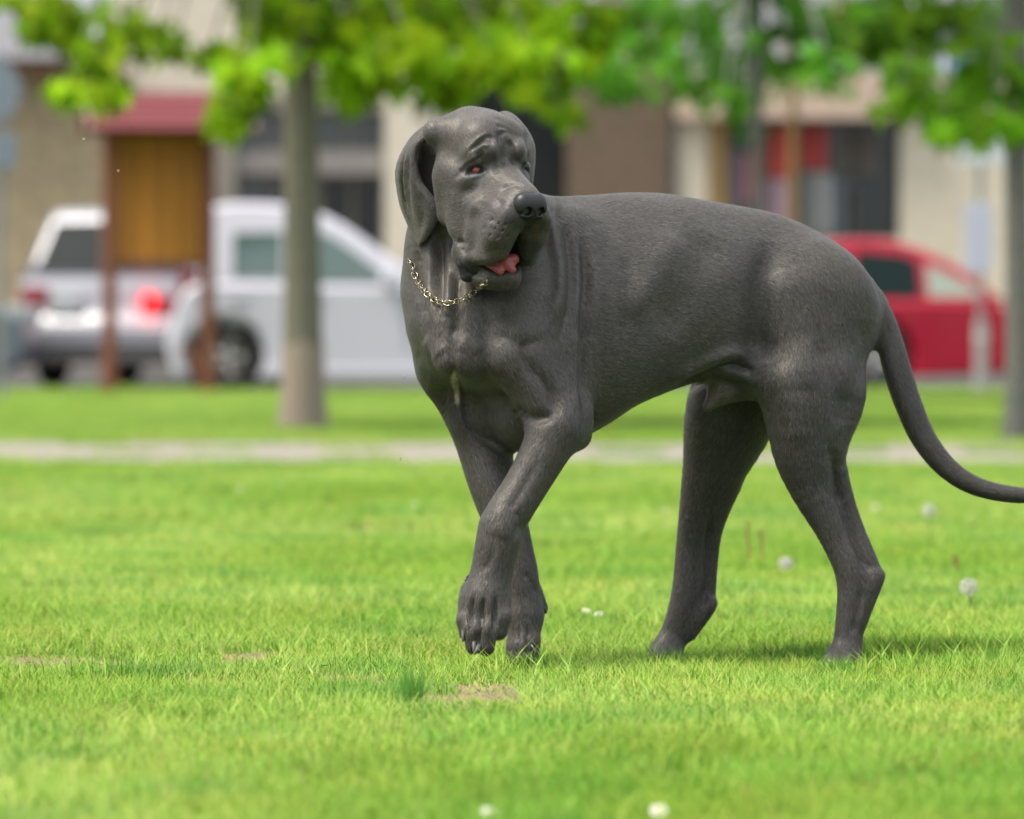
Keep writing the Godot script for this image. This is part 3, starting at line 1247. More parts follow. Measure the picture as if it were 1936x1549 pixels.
func face_parts(dog: Node3D) -> void:
	# nose
	fresh()
	hcap(Vector3(-1.35, -3.5, 11.2), Vector3(1.35, -3.5, 11.2), 1.85, 1.85, 0.8)
	hcap(Vector3(-1.2, -4.7, 11.5), Vector3(1.2, -4.7, 11.5), 1.85, 1.85, 0.8)
	hcap(Vector3(0, -5.4, 11.5), Vector3(0, -7.2, 11.2), 1.5, 1.0, 0.8)
	for s in [-1.0, 1.0]:
		hcap(Vector3(s * 2.0, -4.0, 11.3), Vector3(s * 2.3, -4.5, 10.8), 1.1, 1.0, 0.6)
		hcarve(Vector3(s * 1.25, -4.8, 14.2), Vector3(s * 1.4, -4.6, 11.9), 0.9, 0.65, 0.3)
		hcarve(Vector3(s * 1.7, -5.0, 13.4), Vector3(s * 3.4, -5.6, 12.0), 0.5, 0.25, 0.3)
	hcarve(Vector3(0, -4.4, 13.9), Vector3(0, -7.2, 12.8), 0.22, 0.22, 0.3)
	var nose_m := mottled(lin(0.011, 0.012, 0.014), 0.42, 0.12, 0.35, 9.0, 0.02)
	obj("nose", part_mesh(HP(-4, -8, 8) - Vector3.ONE * 0.03, HP(4, 0, 14) + Vector3.ONE * 0.03, 0.0016), nose_m, dog)
	# tongue
	fresh()
	var tz := surface(940, 526).z
	cap(P(922, 492, tz - 0.012), P(972, 490, tz - 0.004), 10, 10, 0.01)
	cap(P(926, 497, tz - 0.004), P(946, 513, tz + 0.004), 9, 7, 0.01)
	cap(P(957, 496, tz), P(969, 510, tz + 0.004), 10, 7, 0.01)
	carve(P(954, 528, tz + 0.012), P(950, 500, tz + 0.012), 3, 2, 0.006)
	var tongue_m := mottled(lin(0.33, 0.075, 0.078), 0.34, 0.2, 0.22, 9.0, 0.02)
	tongue_m.subsurf_scatter_enabled = true
	tongue_m.subsurf_scatter_strength = 0.15
	obj("tongue", part_mesh(P(895, 540, tz - 0.04), P(1000, 470, tz + 0.03), 0.0018), tongue_m, dog)
	# the hanging black corner of the lower lip
	fresh()
	var l1 := surface(872, 498)
	var l2 := surface(884, 518)
	var l3 := surface(903, 512)
	cap(l1 - Vector3(0, 0, 0.008), l2 - Vector3(0, 0.002, 0.009), 9, 12, 0.008)
	cap(l2 - Vector3(0, 0.002, 0.009), l3 - Vector3(0, 0, 0.008), 12, 8, 0.008)
	obj("lip", part_mesh(P(850, 545, l2.z - 0.05), P(925, 475, l2.z + 0.04), 0.0018), mottled(lin(0.010, 0.011, 0.013), 0.4, 0.2, 0.5, 20.0, 0.2), dog)
	# eyes
	var ball := SphereMesh.new()
	ball.radius = 0.0125
	ball.height = 0.025
	ball.radial_segments = 24
	ball.rings = 12
	var e1 := surface(900, 321)
	var e2 := surface(993, 316)
	var dark_eye := mat(lin(0.012, 0.010, 0.012), 0.1)
	var red := mottled(lin(0.40, 0.07, 0.06), 0.25, 0.2, 0.3, 12.0)
	var o := obj("eye", ball, dark_eye, dog, e1 + Vector3(0.0025, -0.0005, -0.0100))
	obj("inner_eyelid", ball, red, o, Vector3(-0.0022, -0.0004, 0.0046)).scale = Vector3(0.70, 0.62, 0.72)
	o.get_child(0).set_meta("label", "swollen red inner eyelid of the near eye")
	obj("eye", ball, dark_eye, dog, e2 + Vector3(-0.003, 0.0, -0.0128))


func claw_at(dog: Node3D, m: Material, a: Array, b: Array, c: Array, r: float) -> void:
	var st := newst()
	var p := PackedVector3Array()
	var rr := PackedFloat32Array()
	for i in 7:
		var t := i / 6.0
		var q0 := P(a[0], a[1], a[2]).lerp(P(b[0], b[1], b[2]), t)
		var q1 := P(b[0], b[1], b[2]).lerp(P(c[0], c[1], c[2]), t)
		p.append(q0.lerp(q1, t))
		rr.append(r * R * (1.0 - 0.75 * t * t))
	tube(st, p, rr, 10)
	obj("claw", st.commit(), m, dog)


func claws(dog: Node3D) -> void:
	var grey := mat(lin(0.075, 0.075, 0.08), 0.5)
	var black := mat(lin(0.02, 0.02, 0.022), 0.3)
	for q in [[877, 1190, 0.292, 876, 1203, 0.305, 875, 1214, 0.302], [896, 1214, 0.306, 897, 1226, 0.318, 896, 1237, 0.314], [906, 1222, 0.312, 902, 1230, 0.322, 897, 1238, 0.318], [938, 1190, 0.295, 934, 1203, 0.308, 931, 1213, 0.304]]:
		claw_at(dog, grey, q.slice(0, 3), q.slice(3, 6), q.slice(6, 9), 4.8)
	for q in [[1003, 1218, 0.10, 1012, 1230, 0.115, 1019, 1240, 0.112], [1004, 1240, 0.105, 1009, 1248, 0.115, 1008, 1258, 0.112], [1024, 1146, 0.05, 1030, 1152, 0.052, 1033, 1160, 0.05], [888, 1092, 0.24, 882, 1094, 0.245, 879, 1100, 0.245]]:
		claw_at(dog, black, q.slice(0, 3), q.slice(3, 6), q.slice(6, 9), 5.5)


func collar() -> void:
	var front := [[779, 498], [783, 515], [791, 532], [805, 552], [822, 566], [850, 573], [882, 563], [902, 549], [919, 535]]
	var curve := Curve3D.new()
	curve.bake_interval = 0.002
	var pts := PackedVector3Array()
	for q in front:
		pts.append(surface(q[0], q[1]) + Vector3(-0.001, 0, 0.006))
	pts.append(P(960, 505, 0.17))
	pts.append(P(985, 470, 0.10))
	pts.append(P(960, 440, 0.0))
	pts.append(P(880, 430, -0.055))
	pts.append(P(800, 450, -0.03))
	pts.append(P(768, 478, 0.02))
	pts.append(pts[0])
	var n := pts.size()
	for i in n:
		var t := (pts[(i + 1) % (n - 1)] - pts[(i + n - 2) % (n - 1)]) / 6.0
		curve.add_point(pts[i], -t, t)
	var st := newst()
	var ring := PackedVector3Array()
	var rad := PackedFloat32Array()
	for i in 17:
		var an := TAU * i / 16.0
		ring.append(Vector3(cos(an) * 0.0072, sin(an) * 0.0050, sin(an * 2.0) * 0.0007))
		rad.append(0.00098)
	tube(st, ring, rad, 7)
	var link := st.commit()
	var steel := mat(Color(0.64, 0.61, 0.52), 0.25, 1.0)
	var c := thing("chain_collar", "silver chain collar of oval links hanging round the dog's neck", "collar")
	var total := curve.get_baked_length()
	var count := int(total / 0.0098)
	for i in count:
		var d := total * i / count
		var p := curve.sample_baked(d)
		var q := curve.sample_baked(fmod(d + 0.004, total))
		var x := (q - p).normalized()
		var out := (p - P(868, 500, 0.06)).normalized()
		var y := out.cross(x).normalized()
		var b := Basis(x, y, x.cross(y))
		b = b * Basis(Vector3.RIGHT, 0.65 if i % 2 == 0 else -0.75)
		var o := obj("link", link, steel, c)
		o.transform = Transform3D(b, p)


const HB := 0.005
const FUR := 300000.0



# ---------- lawn ----------
var bumps := FastNoiseLite.new()
var bare := []          # worn spots: x, z, radius


func gy(x: float, z: float) -> float:
	var y := bumps.get_noise_2d(x, z) * 0.012 * clampf((9.0 - absf(z + 1.0)) / 4.0, 0.25, 1.0)
	for q in [[0.60, 0.0, -0.020], [0.285, -0.24, -0.018], [0.02, 0.05, -0.004]]:
		var dx: float = x - q[0]
		var dz: float = z - q[1]
		y += (q[2] - y * 0.8) * exp(-(dx * dx + dz * dz) / 0.05)
	return y


func G(px: float, py: float) -> Vector3:
	# the point of the level ground that the photograph's pixel shows
	var a := P(px, py, 0.0)
	var o := Vector3(0, CAM_H, CAM_D)
	var d := a - o
	var p := o + d * (CAM_H / -d.y)
	p.y = gy(p.x, p.z)
	return p


func ground() -> void:
	bumps.seed = 3
	bumps.frequency = 0.9
	for q in [[868, 1322, 0.15, 0.42], [968, 1322, 0.10, 0.36], [742, 1300, 0.08, 0.26], [90, 1262, 0.19, 0.5], [262, 1262, 0.11, 0.4], [462, 1252, 0.15, 0.42], [1190, 1302, 0.06, 0.2], [640, 1290, 0.06, 0.2], [330, 1300, 0.05, 0.2]]:
		var p := G(q[0], q[1])
		bare.append([p.x, p.z, q[2], q[3]])
	var st := newst()
	var xs := []
	var zs := []
	for i in 121:
		xs.append(-6.0 + i * 0.1)
	for q in [8, 11, 16, 25, 45, 90, 200]:
		xs.append(float(q))
		xs.push_front(float(-q))
	var z := 9.5
	while z > -8.0:
		zs.append(z)
		z -= 0.1
	while z > -45.0:
		zs.append(z)
		z -= 1.0
	for q in [-60.0, -100.0, -180.0, -320.0]:
		zs.append(q)
	zs.push_front(14.0)
	zs.push_front(30.0)
	zs.push_front(80.0)
	var nx := xs.size()
	for j in zs.size():
		for i in nx:
			st.set_smooth_group(0)
			st.add_vertex(Vector3(xs[i], gy(xs[i], zs[j]) if absf(xs[i]) < 8.0 and zs[j] < 10.0 else 0.0, zs[j]))
	for j in zs.size() - 1:
		for i in nx - 1:
			var a := j * nx + i
			for q in [a, a + 1, a + nx + 1, a, a + nx + 1, a + nx]:
				st.add_index(q)
	st.generate_normals()
	struct("ground", st.commit(), mottled(lin(0.07, 0.10, 0.025), 0.95, 0.02, 0.35, 0.9))
	# worn spots: thin irregular sheets of dry earth and thatch
	var earth := mottled(lin(0.30, 0.215, 0.13), 0.95, 0.08, 0.4, 6.0, 0.4)
	for b in bare:
		var s2 := newst()
		var rr := []
		for k in 20:
			rr.append(0.7 * (0.75 + 0.4 * rng.randf()))
		for k in 20:
			var a0 := TAU * k / 20.0
			var a1 := TAU * (k + 1) / 20.0
			var c := Vector3(b[0], gy(b[0], b[1]) + 0.005, b[1])
			var p0 := Vector3(b[0] + cos(a0) * rr[k] * b[2], 0, b[1] + sin(a0) * rr[k] * b[3])
			var p1 := Vector3(b[0] + cos(a1) * rr[(k + 1) % 20] * b[2], 0, b[1] + sin(a1) * rr[(k + 1) % 20] * b[3])
			p0.y = gy(p0.x, p0.z) + 0.004
			p1.y = gy(p1.x, p1.z) + 0.004
			for v in [c, p0, p1]:
				s2.add_vertex(v)
		s2.generate_normals()
		struct("bare_earth", s2.commit(), earth)
	# the pale footpath
	var s3 := newst()
	var zf0 := CAM_D - 28.6
	var zn0 := CAM_D - 24.3
	for i in 60:
		for k in [0, 1]:
			pass
	var pts := []
	for i in 61:
		var x := -15.0 + i * 0.5
		pts.append([Vector3(x, 0.008, zf0 + 0.11 * (x + 2.5) + 0.04 * sin(x * 3.1)), Vector3(x, 0.008, zn0 + 0.09 * (x + 2.5) + 0.05 * sin(x * 2.3 + 1.0))])
	for i in 60:
		var a: Array = pts[i]
		var b: Array = pts[i + 1]
		for v in [a[0], b[0], b[1], a[0], b[1], a[1]]:
			s3.set_normal(Vector3.UP)
			s3.add_vertex(v)
	struct("path", s3.commit(), mottled(lin(0.25, 0.23, 0.19), 0.95, 0.05, 0.2, 0.7))
	# parking strip and road behind the lawn
	var s4 := newst()
	box(s4, Vector3(0, -0.05 + 0.012, -40.6 - 20.0), Vector3(300, 0.1, 40.0))
	struct("road", s4.commit(), mottled(lin(0.07, 0.07, 0.072), 0.9, 0.05, 0.2, 0.5))


func blade_patch(seed_: int, size: float, count: int, tall: float, wide: float, weeds: int, straw: float) -> ArrayMesh:
	var r := RandomNumberGenerator.new()
	r.seed = seed_
	var v := PackedVector3Array()
	var n := PackedVector3Array()
	var c := PackedColorArray()
	for k in count:
		var at := Vector3(r.randf_range(-0.5, 0.5) * size, -0.004, r.randf_range(-0.5, 0.5) * size)
		var h := tall * (0.45 + 0.75 * r.randf() * r.randf() + 0.25 * r.randf())
		var face := r.randf_range(-1.2, 1.2)
		var side := Vector3(cos(face), 0, -sin(face))
		var fwd := Vector3(sin(face), 0, cos(face))
		var lean := r.randf_range(-0.75, 0.75) * h
		var lean_s := r.randf_range(-0.6, 0.6) * h
		var w := wide * r.randf_range(0.6, 1.25)
		var m := at + fwd * lean * 0.3 + side * lean_s * 0.3 + Vector3.UP * h * 0.55
		var t := at + fwd * lean + side * lean_s + Vector3.UP * h * r.randf_range(0.8, 1.0)
		var g := r.randf()
		var col := Color(0.205, 0.375, 0.045).lerp(Color(0.415, 0.565, 0.13), g)
		if r.randf() < 0.28:
			col = Color(0.11, 0.25, 0.018)
		if r.randf() < straw:
			col = Color(0.45, 0.40, 0.18)
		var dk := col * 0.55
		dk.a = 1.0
		var pts := [at - side * w, at + side * w, m + side * w * 0.8, m - side * w * 0.8, t]
		var nn := (Vector3.UP * 0.8 + fwd * 0.5 + side * r.randf_range(-0.3, 0.3)).normalized()
		for q in [[0, 2, 1], [0, 3, 2], [3, 4, 2]]:
			for i in q:
				v.append(pts[i])
				n.append(nn)
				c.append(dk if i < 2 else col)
	for k in weeds:
		# small round leaves on short stalks
		var at := Vector3(r.randf_range(-0.5, 0.5) * size, r.randf_range(0.008, 0.026), r.randf_range(-0.5, 0.5) * size)
		var rad := r.randf_range(0.003, 0.006)
		var tilt := Basis.from_euler(Vector3(r.randf_range(0.1, 0.9), r.randf_range(-3, 3), 0))
		var col := Color(0.11, 0.30, 0.03).lerp(Color(0.20, 0.40, 0.06), r.randf())
		for i in 6:
			var a0 := TAU * i / 6.0
			var a1 := TAU * (i + 1) / 6.0
			for q in [Vector3.ZERO, Vector3(cos(a0), 0.15, sin(a0)) * rad, Vector3(cos(a1), 0.15, sin(a1)) * rad]:
				v.append(at + tilt * q)
				n.append((tilt * Vector3.UP + Vector3.UP).normalized())
				c.append(col)
	return arrays(v, n, PackedInt32Array(), c)


func lawn() -> void:
	var gm := mat(Color.WHITE, 0.6, 0.0, 0.22)
	gm.vertex_color_use_as_albedo = true
	gm.backlight_enabled = true
	gm.backlight = Color(0.8, 0.8, 0.8)
	var tone := FastNoiseLite.new()
	tone.seed = 21
	tone.frequency = 0.55
	var fine := FastNoiseLite.new()
	fine.seed = 5
	fine.frequency = 2.2
	var places: Array = []
	var tints: Array = []
	for k in 8:
		places.append([])
		tints.append([])
	var r := RandomNumberGenerator.new()
	r.seed = 77
	# rows of tufts, closer together near the dog
	var z := 6.6
	while z > -41.0:
		var near := z > -6.0
		var step := 0.105 if near else 0.20 if z > -14.0 else 0.26
		var d := CAM_D - z
		var half := d * 0.095 + (1.2 if near else 2.0)
		if z > 3.0:
			half = d * 0.095 + 0.5
		var x := -half
		while x < half:
			var px := x + r.randf_range(-0.5, 0.5) * step
			var pz := z + r.randf_range(-0.5, 0.5) * step
			x += step
			var on_path := pz < CAM_D - 24.3 + 0.09 * (px + 2.5) and pz > CAM_D - 28.6 + 0.11 * (px + 2.5)
			if on_path and (r.randf() > 0.04 + 0.16 * smoothstep(0.5, 3.0, px)):
				continue
			var thin := 0.0
			for b in bare:
				var q: float = Vector2((px - b[0]) / b[2], (pz - b[1]) / b[3]).length()
				thin = maxf(thin, 1.0 - smoothstep(0.35, 1.1, q))
			var t := tone.get_noise_2d(px, pz * 0.5)
			var f := fine.get_noise_2d(px, pz)
			var kind := r.randi() % 5
			var s := 1.0 - 0.30 * f + r.randf_range(-0.12, 0.12)
			if thin > 0.2:
				if r.randf() < thin * 0.12:
					continue
				if r.randf() < 0.55 + 0.35 * thin:
					kind = 5 + r.randi() % 2
					s *= 0.8
			elif r.randf() < 0.10:
				kind = 7
			var wide := 1.0 if near else step / 0.13
			var b2 := Basis(Vector3.UP, r.randf_range(-0.35, 0.35)).scaled(Vector3((-1.0 if false else 1.0) * wide, s * (1.0 if near else 1.05), wide))
			places[kind].append(Transform3D(b2, Vector3(px, gy(px, pz), pz)))
			var k2 := 1.0 + 0.30 * t + r.randf_range(-0.12, 0.12)
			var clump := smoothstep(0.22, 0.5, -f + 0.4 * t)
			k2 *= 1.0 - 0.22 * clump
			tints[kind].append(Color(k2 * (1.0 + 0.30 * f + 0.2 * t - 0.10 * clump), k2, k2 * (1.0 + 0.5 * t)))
		z -= step
	var meshes := []
	for k in 5:
		meshes.append(blade_patch(100 + k, 0.16, 360, 0.042, 0.0011, [1, 3, 0, 1, 6][k], 0.035))
	for k in 2:
		meshes.append(blade_patch(200 + k, 0.15, 230, 0.022, 0.0012, 5, 0.66))
	meshes.append(blade_patch(300, 0.10, 46, 0.070, 0.0015, 0, 0.02))
	for k in 8:
		var mm := MultiMesh.new()
		mm.transform_format = MultiMesh.TRANSFORM_3D
		mm.use_colors = true
		mm.mesh = meshes[k]
		mm.instance_count = places[k].size()
		for i in places[k].size():
			mm.set_instance_transform(i, places[k][i])
			mm.set_instance_color(i, tints[k][i])
		var o := MultiMeshInstance3D.new()
		o.name = numbered("grass")
		o.multimesh = mm
		o.material_override = gm
		add_child(o)
		tag(o, "", "", "", "stuff")
	print("grass tufts: %d" % places.reduce(func(a, q): return a + q.size(), 0))


func flowers() -> void:
	var stalk := mat(lin(0.14, 0.22, 0.05), 0.7)
	var white := mat(lin(0.75, 0.74, 0.70), 0.8)
	white.backlight_enabled = true
	white.backlight = Color(0.5, 0.5, 0.5)
	var yellow := mat(lin(0.65, 0.42, 0.03), 0.8)
	# dandelion clocks: photograph x and y of the head, y of the foot, radius in metres
	var clocks := [[1832, 1110, 1172, 0.019, "round white dandelion clock standing right of the dog's hind leg under the tail"], [1757, 966, 1040, 0.019, "ragged dandelion clock on a tall stalk below the curve of the dog's tail"], [1486, 1066, 1100, 0.017, "blurred dandelion clock low in the grass behind the dog's hind legs"]]
	for q in clocks:
		var foot := G(q[0] - 3, q[2])
		var head := P(q[0], q[1], foot.z)
		var t := thing("dandelion_clock", q[4], "flower", foot, 0.0, "dandelion clocks in the lawn")
		var st := newst()
		tube(st, PackedVector3Array([Vector3.ZERO, (head - foot) * 0.5 + Vector3(0.004, 0, 0), head - foot]), PackedFloat32Array([0.0018, 0.0015, 0.0013]), 6)
		obj("stalk", st.commit(), stalk, t)
		var s2 := newst()
		for k in 130:
			var dir := Vector3(rng.randfn(), rng.randfn(), rng.randfn()).normalized()
			var c: Vector3 = head - foot + dir * q[3] * 0.95
			var a := dir.cross(Vector3(0.3, 0.5, 0.8)).normalized()
			var b := dir.cross(a)
			tube(s2, PackedVector3Array([head - foot + dir * 0.003, c]), PackedFloat32Array([0.0002, 0.0002]), 3)
			for e in 5:
				var an := TAU * e / 5.0
				var w := (a * cos(an) + b * sin(an)) * 0.004 + dir * 0.0016
				tube(s2, PackedVector3Array([c, c + w]), PackedFloat32Array([0.00035, 0.0003]), 3)
		obj("seed_head", s2.commit(), white, t)
	# daisies: white rays round a yellow middle
	var ds := [[1109, 1156, "small white daisy in the grass beside the far front paw, left one of the pair"], [1132, 1163, "small white daisy in the grass right of the front paws, right one of the pair"], [924, 1538, "out-of-focus white daisy at the bottom edge under the front paws"], [1245, 1534, "out-of-focus white daisy at the bottom edge right of the other one"],
		[528, 918, "blurred white daisy near the path left of the dog's chest"], [786, 955, "blurred white daisy in the lawn close to the far front leg"], [455, 925, "blurred white daisy near the path, farthest left of all daisies"], [1655, 960, "blurred white daisy behind the near hind leg"], [1258, 968, "blurred white daisy between the front and hind legs"]]
	for q in ds:
		var foot := G(q[0], q[1] + 24.0 * 10.0 / (CAM_D - G(q[0], q[1] + 20).z))
		var head := P(q[0], q[1], foot.z)
		var t := thing("daisy", q[2], "flower", foot, 0.0, "white daisies in the lawn")
		var st := newst()
		tube(st, PackedVector3Array([Vector3.ZERO, head - foot]), PackedFloat32Array([0.001, 0.0009]), 6)
		obj("stalk", st.commit(), stalk, t)
		var tilt := Basis.from_euler(Vector3(rng.randf_range(0.5, 0.9), rng.randf_range(-0.5, 0.5), 0))
		var s2 := newst()
		for k in 16:
			var an := TAU * k / 16.0
			var o := Vector3(cos(an), 0.1, sin(an))
			var sd := Vector3(-sin(an), 0, cos(an)) * 0.0018
			var c := head - foot
			for v in [o * 0.003 - sd * 0.5, o * 0.010 - sd, o * 0.010 + sd, o * 0.003 - sd * 0.5, o * 0.010 + sd, o * 0.003 + sd * 0.5]:
				s2.set_normal(tilt * Vector3.UP)
				s2.add_vertex(c + tilt * v)
		obj("petals", s2.commit(), white, t)
		var eye := SphereMesh.new()
		eye.radius = 0.0036
		eye.height = 0.004
		eye.radial_segments = 10
		eye.rings = 5
		obj("flower_centre", eye, yellow, t, head - foot + tilt * Vector3(0, 0.0012, 0)).basis = tilt
	# seeds afloat on their parachutes
	for q in [[764, 711, "white dandelion seed afloat left of the dog's chest"], [757, 866, "white dandelion seed afloat before the path left of the front legs"], [223, 322, "pale seed afloat before the wooden notice board"], [158, 262, "tiny white seed afloat left of the notice board"]]:
		var p := P(q[0], q[1], 0.12)
		var t := thing("floating_seed", q[2], "seed", p, 0.0, "dandelion seeds afloat")
		var st := newst()
		tube(st, PackedVector3Array([Vector3(0, -0.006, 0), Vector3(0, -0.003, 0)]), PackedFloat32Array([0.0004, 0.0003]), 5)
		obj("grain", st.commit(), mat(lin(0.2, 0.15, 0.08), 0.8), t)
		var s2 := newst()
		for k in 14:
			var an := TAU * k / 14.0
			tube(s2, PackedVector3Array([Vector3(0, -0.003, 0), Vector3(cos(an) * 0.0028, rng.randf_range(-0.0005, 0.002), sin(an) * 0.0028)]), PackedFloat32Array([0.00022, 0.00018]), 3)
		obj("parachute", s2.commit(), white, t)
	# a dark tuft, broad weeds, reddish dock stalks
	var tuft_m := mat(lin(0.05, 0.16, 0.016), 0.6, 0.0, 0.2)
	tuft_m.backlight_enabled = true
	tuft_m.backlight = Color(0.5, 0.5, 0.5)
	for q in [[778, 1345, 110, 0.078, "dark green grass tuft standing at the worn spot before the front paws"], [1105, 1385, 50, 0.040, "darker grass tuft in the foreground below the far front paw"], [1870, 1265, 40, 0.05, "long dark grass blades at the right below the tail"], [1000, 1277, 46, 0.052, "grass tuft sprouting in front of the far front paw"], [1262, 1266, 60, 0.052, "grass tuft sprouting in front of the far hind paw"], [1594, 1290, 60, 0.055, "grass tuft sprouting in front of the near hind paw"]]:
		var foot := G(q[0], q[1])
		var st := newst()
		for k in q[2]:
			var an := rng.randf() * TAU
			var o := Vector3(cos(an) * (1.0 if q[3] > 0.06 or q[0] > 1800 else 2.4), 0, sin(an)) * rng.randf_range(0.0, 0.016)
			var h: float = q[3] * rng.randf_range(0.5, 1.1)
			var out := o * rng.randf_range(0.5, 2.2) + Vector3(rng.randf_range(-0.008, 0.008), 0, 0)
			var sd := Vector3(cos(rng.randf_range(-0.9, 0.9)), 0, 0.3) * 0.0012
			var m := o + out * 0.4 + Vector3.UP * h * 0.6
			var tip := o + out + Vector3.UP * h
			for v in [o - sd, m + sd * 0.8, o + sd, o - sd, m - sd * 0.8, m + sd * 0.8, m - sd * 0.8, tip, m + sd * 0.8]:
				st.set_normal(Vector3(0, 0.8, 0.6))
				st.add_vertex(v)
		var o2 := obj("grass_tuft", st.commit(), tuft_m, null, foot)
		tag(o2, q[4], "grass tuft")
	var leaf_m := mat(lin(0.16, 0.36, 0.03), 0.6, 0.0, 0.2)
	leaf_m.backlight_enabled = true
	leaf_m.backlight = Color(0.6, 0.6, 0.6)
	for q in [[1142, 1092, 0.045, 5, "broad-leaved green weed standing between the front and hind legs"], [1835, 1012, 0.05, 4, "dark broad-leaved weed blurred beneath the tail tip"], [1560, 1268, 0.03, 3, "low broad leaves beside the near hind paw"], [1085, 1268, 0.03, 3, "single pale broad leaf right of the far front paw"]]:
		var foot := G(q[0], q[1])
		var t := thing("broadleaf_weed", q[4], "weed", foot, 0.0, "broad-leaved weeds in the lawn")
		for k in q[3]:
			var an: float = -0.9 + 1.8 * k / maxf(q[3] - 1, 1) + PI / 2
			var dir := Vector3(cos(an), rng.randf_range(0.7, 1.2), rng.randf_range(-0.1, 0.5)).normalized()
			var sd: Vector3 = dir.cross(Vector3.BACK).normalized() * q[2] * 0.26
			var st := newst()
			var prev := []
			for i in 6:
				var u := i / 5.0
				var c: Vector3 = dir * (q[2] * u) + Vector3(0, -0.3 * q[2] * u * u, 0.1 * q[2] * u)
				var w := sin(PI * clampf(u * 0.93 + 0.05, 0, 1))
				var cur := [c - sd * w, c + Vector3(0, 0, -0.002), c + sd * w]
				if i > 0:
					for e in 2:
						for v in [prev[e], cur[e], cur[e + 1], prev[e], cur[e + 1], prev[e + 1]]:
							st.set_normal(Vector3(0, 0.7, 0.7))
							st.add_vertex(v)
				prev = cur
			obj("leaf", st.commit(), leaf_m, t)
	var dock := mat(lin(0.30, 0.14, 0.07), 0.8)
	for q in [[1418, 1085, 985, "reddish seed stalk of dock standing between the hind legs"], [1444, 1078, 1002, "pale brown dry stalk standing beside the reddish one"], [1812, 1100, 1050, "small reddish stalk left of the round dandelion clock"]]:
		var foot := G(q[0], q[1])
		var top := P(q[0] - 6, q[2], foot.z)
		var t := thing("dock_stalk", q[3], "weed", foot, 0.0, "dry seed stalks in the lawn")
		var st := newst()
		tube(st, PackedVector3Array([Vector3.ZERO, (top - foot) * 0.5, top - foot]), PackedFloat32Array([0.002, 0.0016, 0.001]), 6)
		obj("stalk", st.commit(), dock, t)
		var s2 := newst()
		for k in 60:
			var u := rng.randf_range(0.35, 1.0)
			var c := (top - foot) * u + Vector3(rng.randf_range(-0.006, 0.006), 0, rng.randf_range(-0.006, 0.006))
			tube(s2, PackedVector3Array([c, c + Vector3(0, 0.003, 0)]), PackedFloat32Array([0.0016, 0.0008]), 4)
		obj("seeds", s2.commit(), dock, t)


# ---------- trees ----------
func leaf_mesh(seed_: int) -> ArrayMesh:
	# a lobed maple leaf about one unit across, a little folded and drooping
	var r := RandomNumberGenerator.new()
	r.seed = seed_
	var out := []
	var tips := [[-2.35, 0.34], [-1.25, 0.46], [0.0, 0.56], [1.25, 0.46], [2.35, 0.34]]
	for i in 5:
		var a: float = tips[i][0] + r.randf_range(-0.08, 0.08)
		var l: float = tips[i][1] * r.randf_range(0.9, 1.1)
		out.append(Vector3(sin(a - 0.22) * l * 0.72, 0, cos(a - 0.22) * l * 0.72))
		out.append(Vector3(sin(a) * l, 0, cos(a) * l))
		out.append(Vector3(sin(a + 0.22) * l * 0.72, 0, cos(a + 0.22) * l * 0.72))
		if i < 4:
			var m: float = (a + tips[i + 1][0]) * 0.5
			out.append(Vector3(sin(m) * 0.24, 0, cos(m) * 0.24))
	out.append(Vector3(0, 0, -0.1))
	var st := newst()
	var bend := func(v: Vector3) -> Vector3: return Vector3(v.x, 0.18 * absf(v.x) - 0.35 * v.z * v.z - 0.2 * v.x * v.x, v.z + 0.1)
	for i in out.size():
		for v in [Vector3(0, 0, 0), out[i], out[(i + 1) % out.size()]]:
			st.set_smooth_group(-1)
			st.add_vertex(bend.call(v))
	st.generate_normals()
	return st.commit()


func trunk_material(c: Color) -> StandardMaterial3D:
	var m := mottled(c, 0.95, 0.045, 0.35, 2.2, 1.2)
	m.uv1_scale = Vector3(3.0, 0.9, 3.0)
	return m


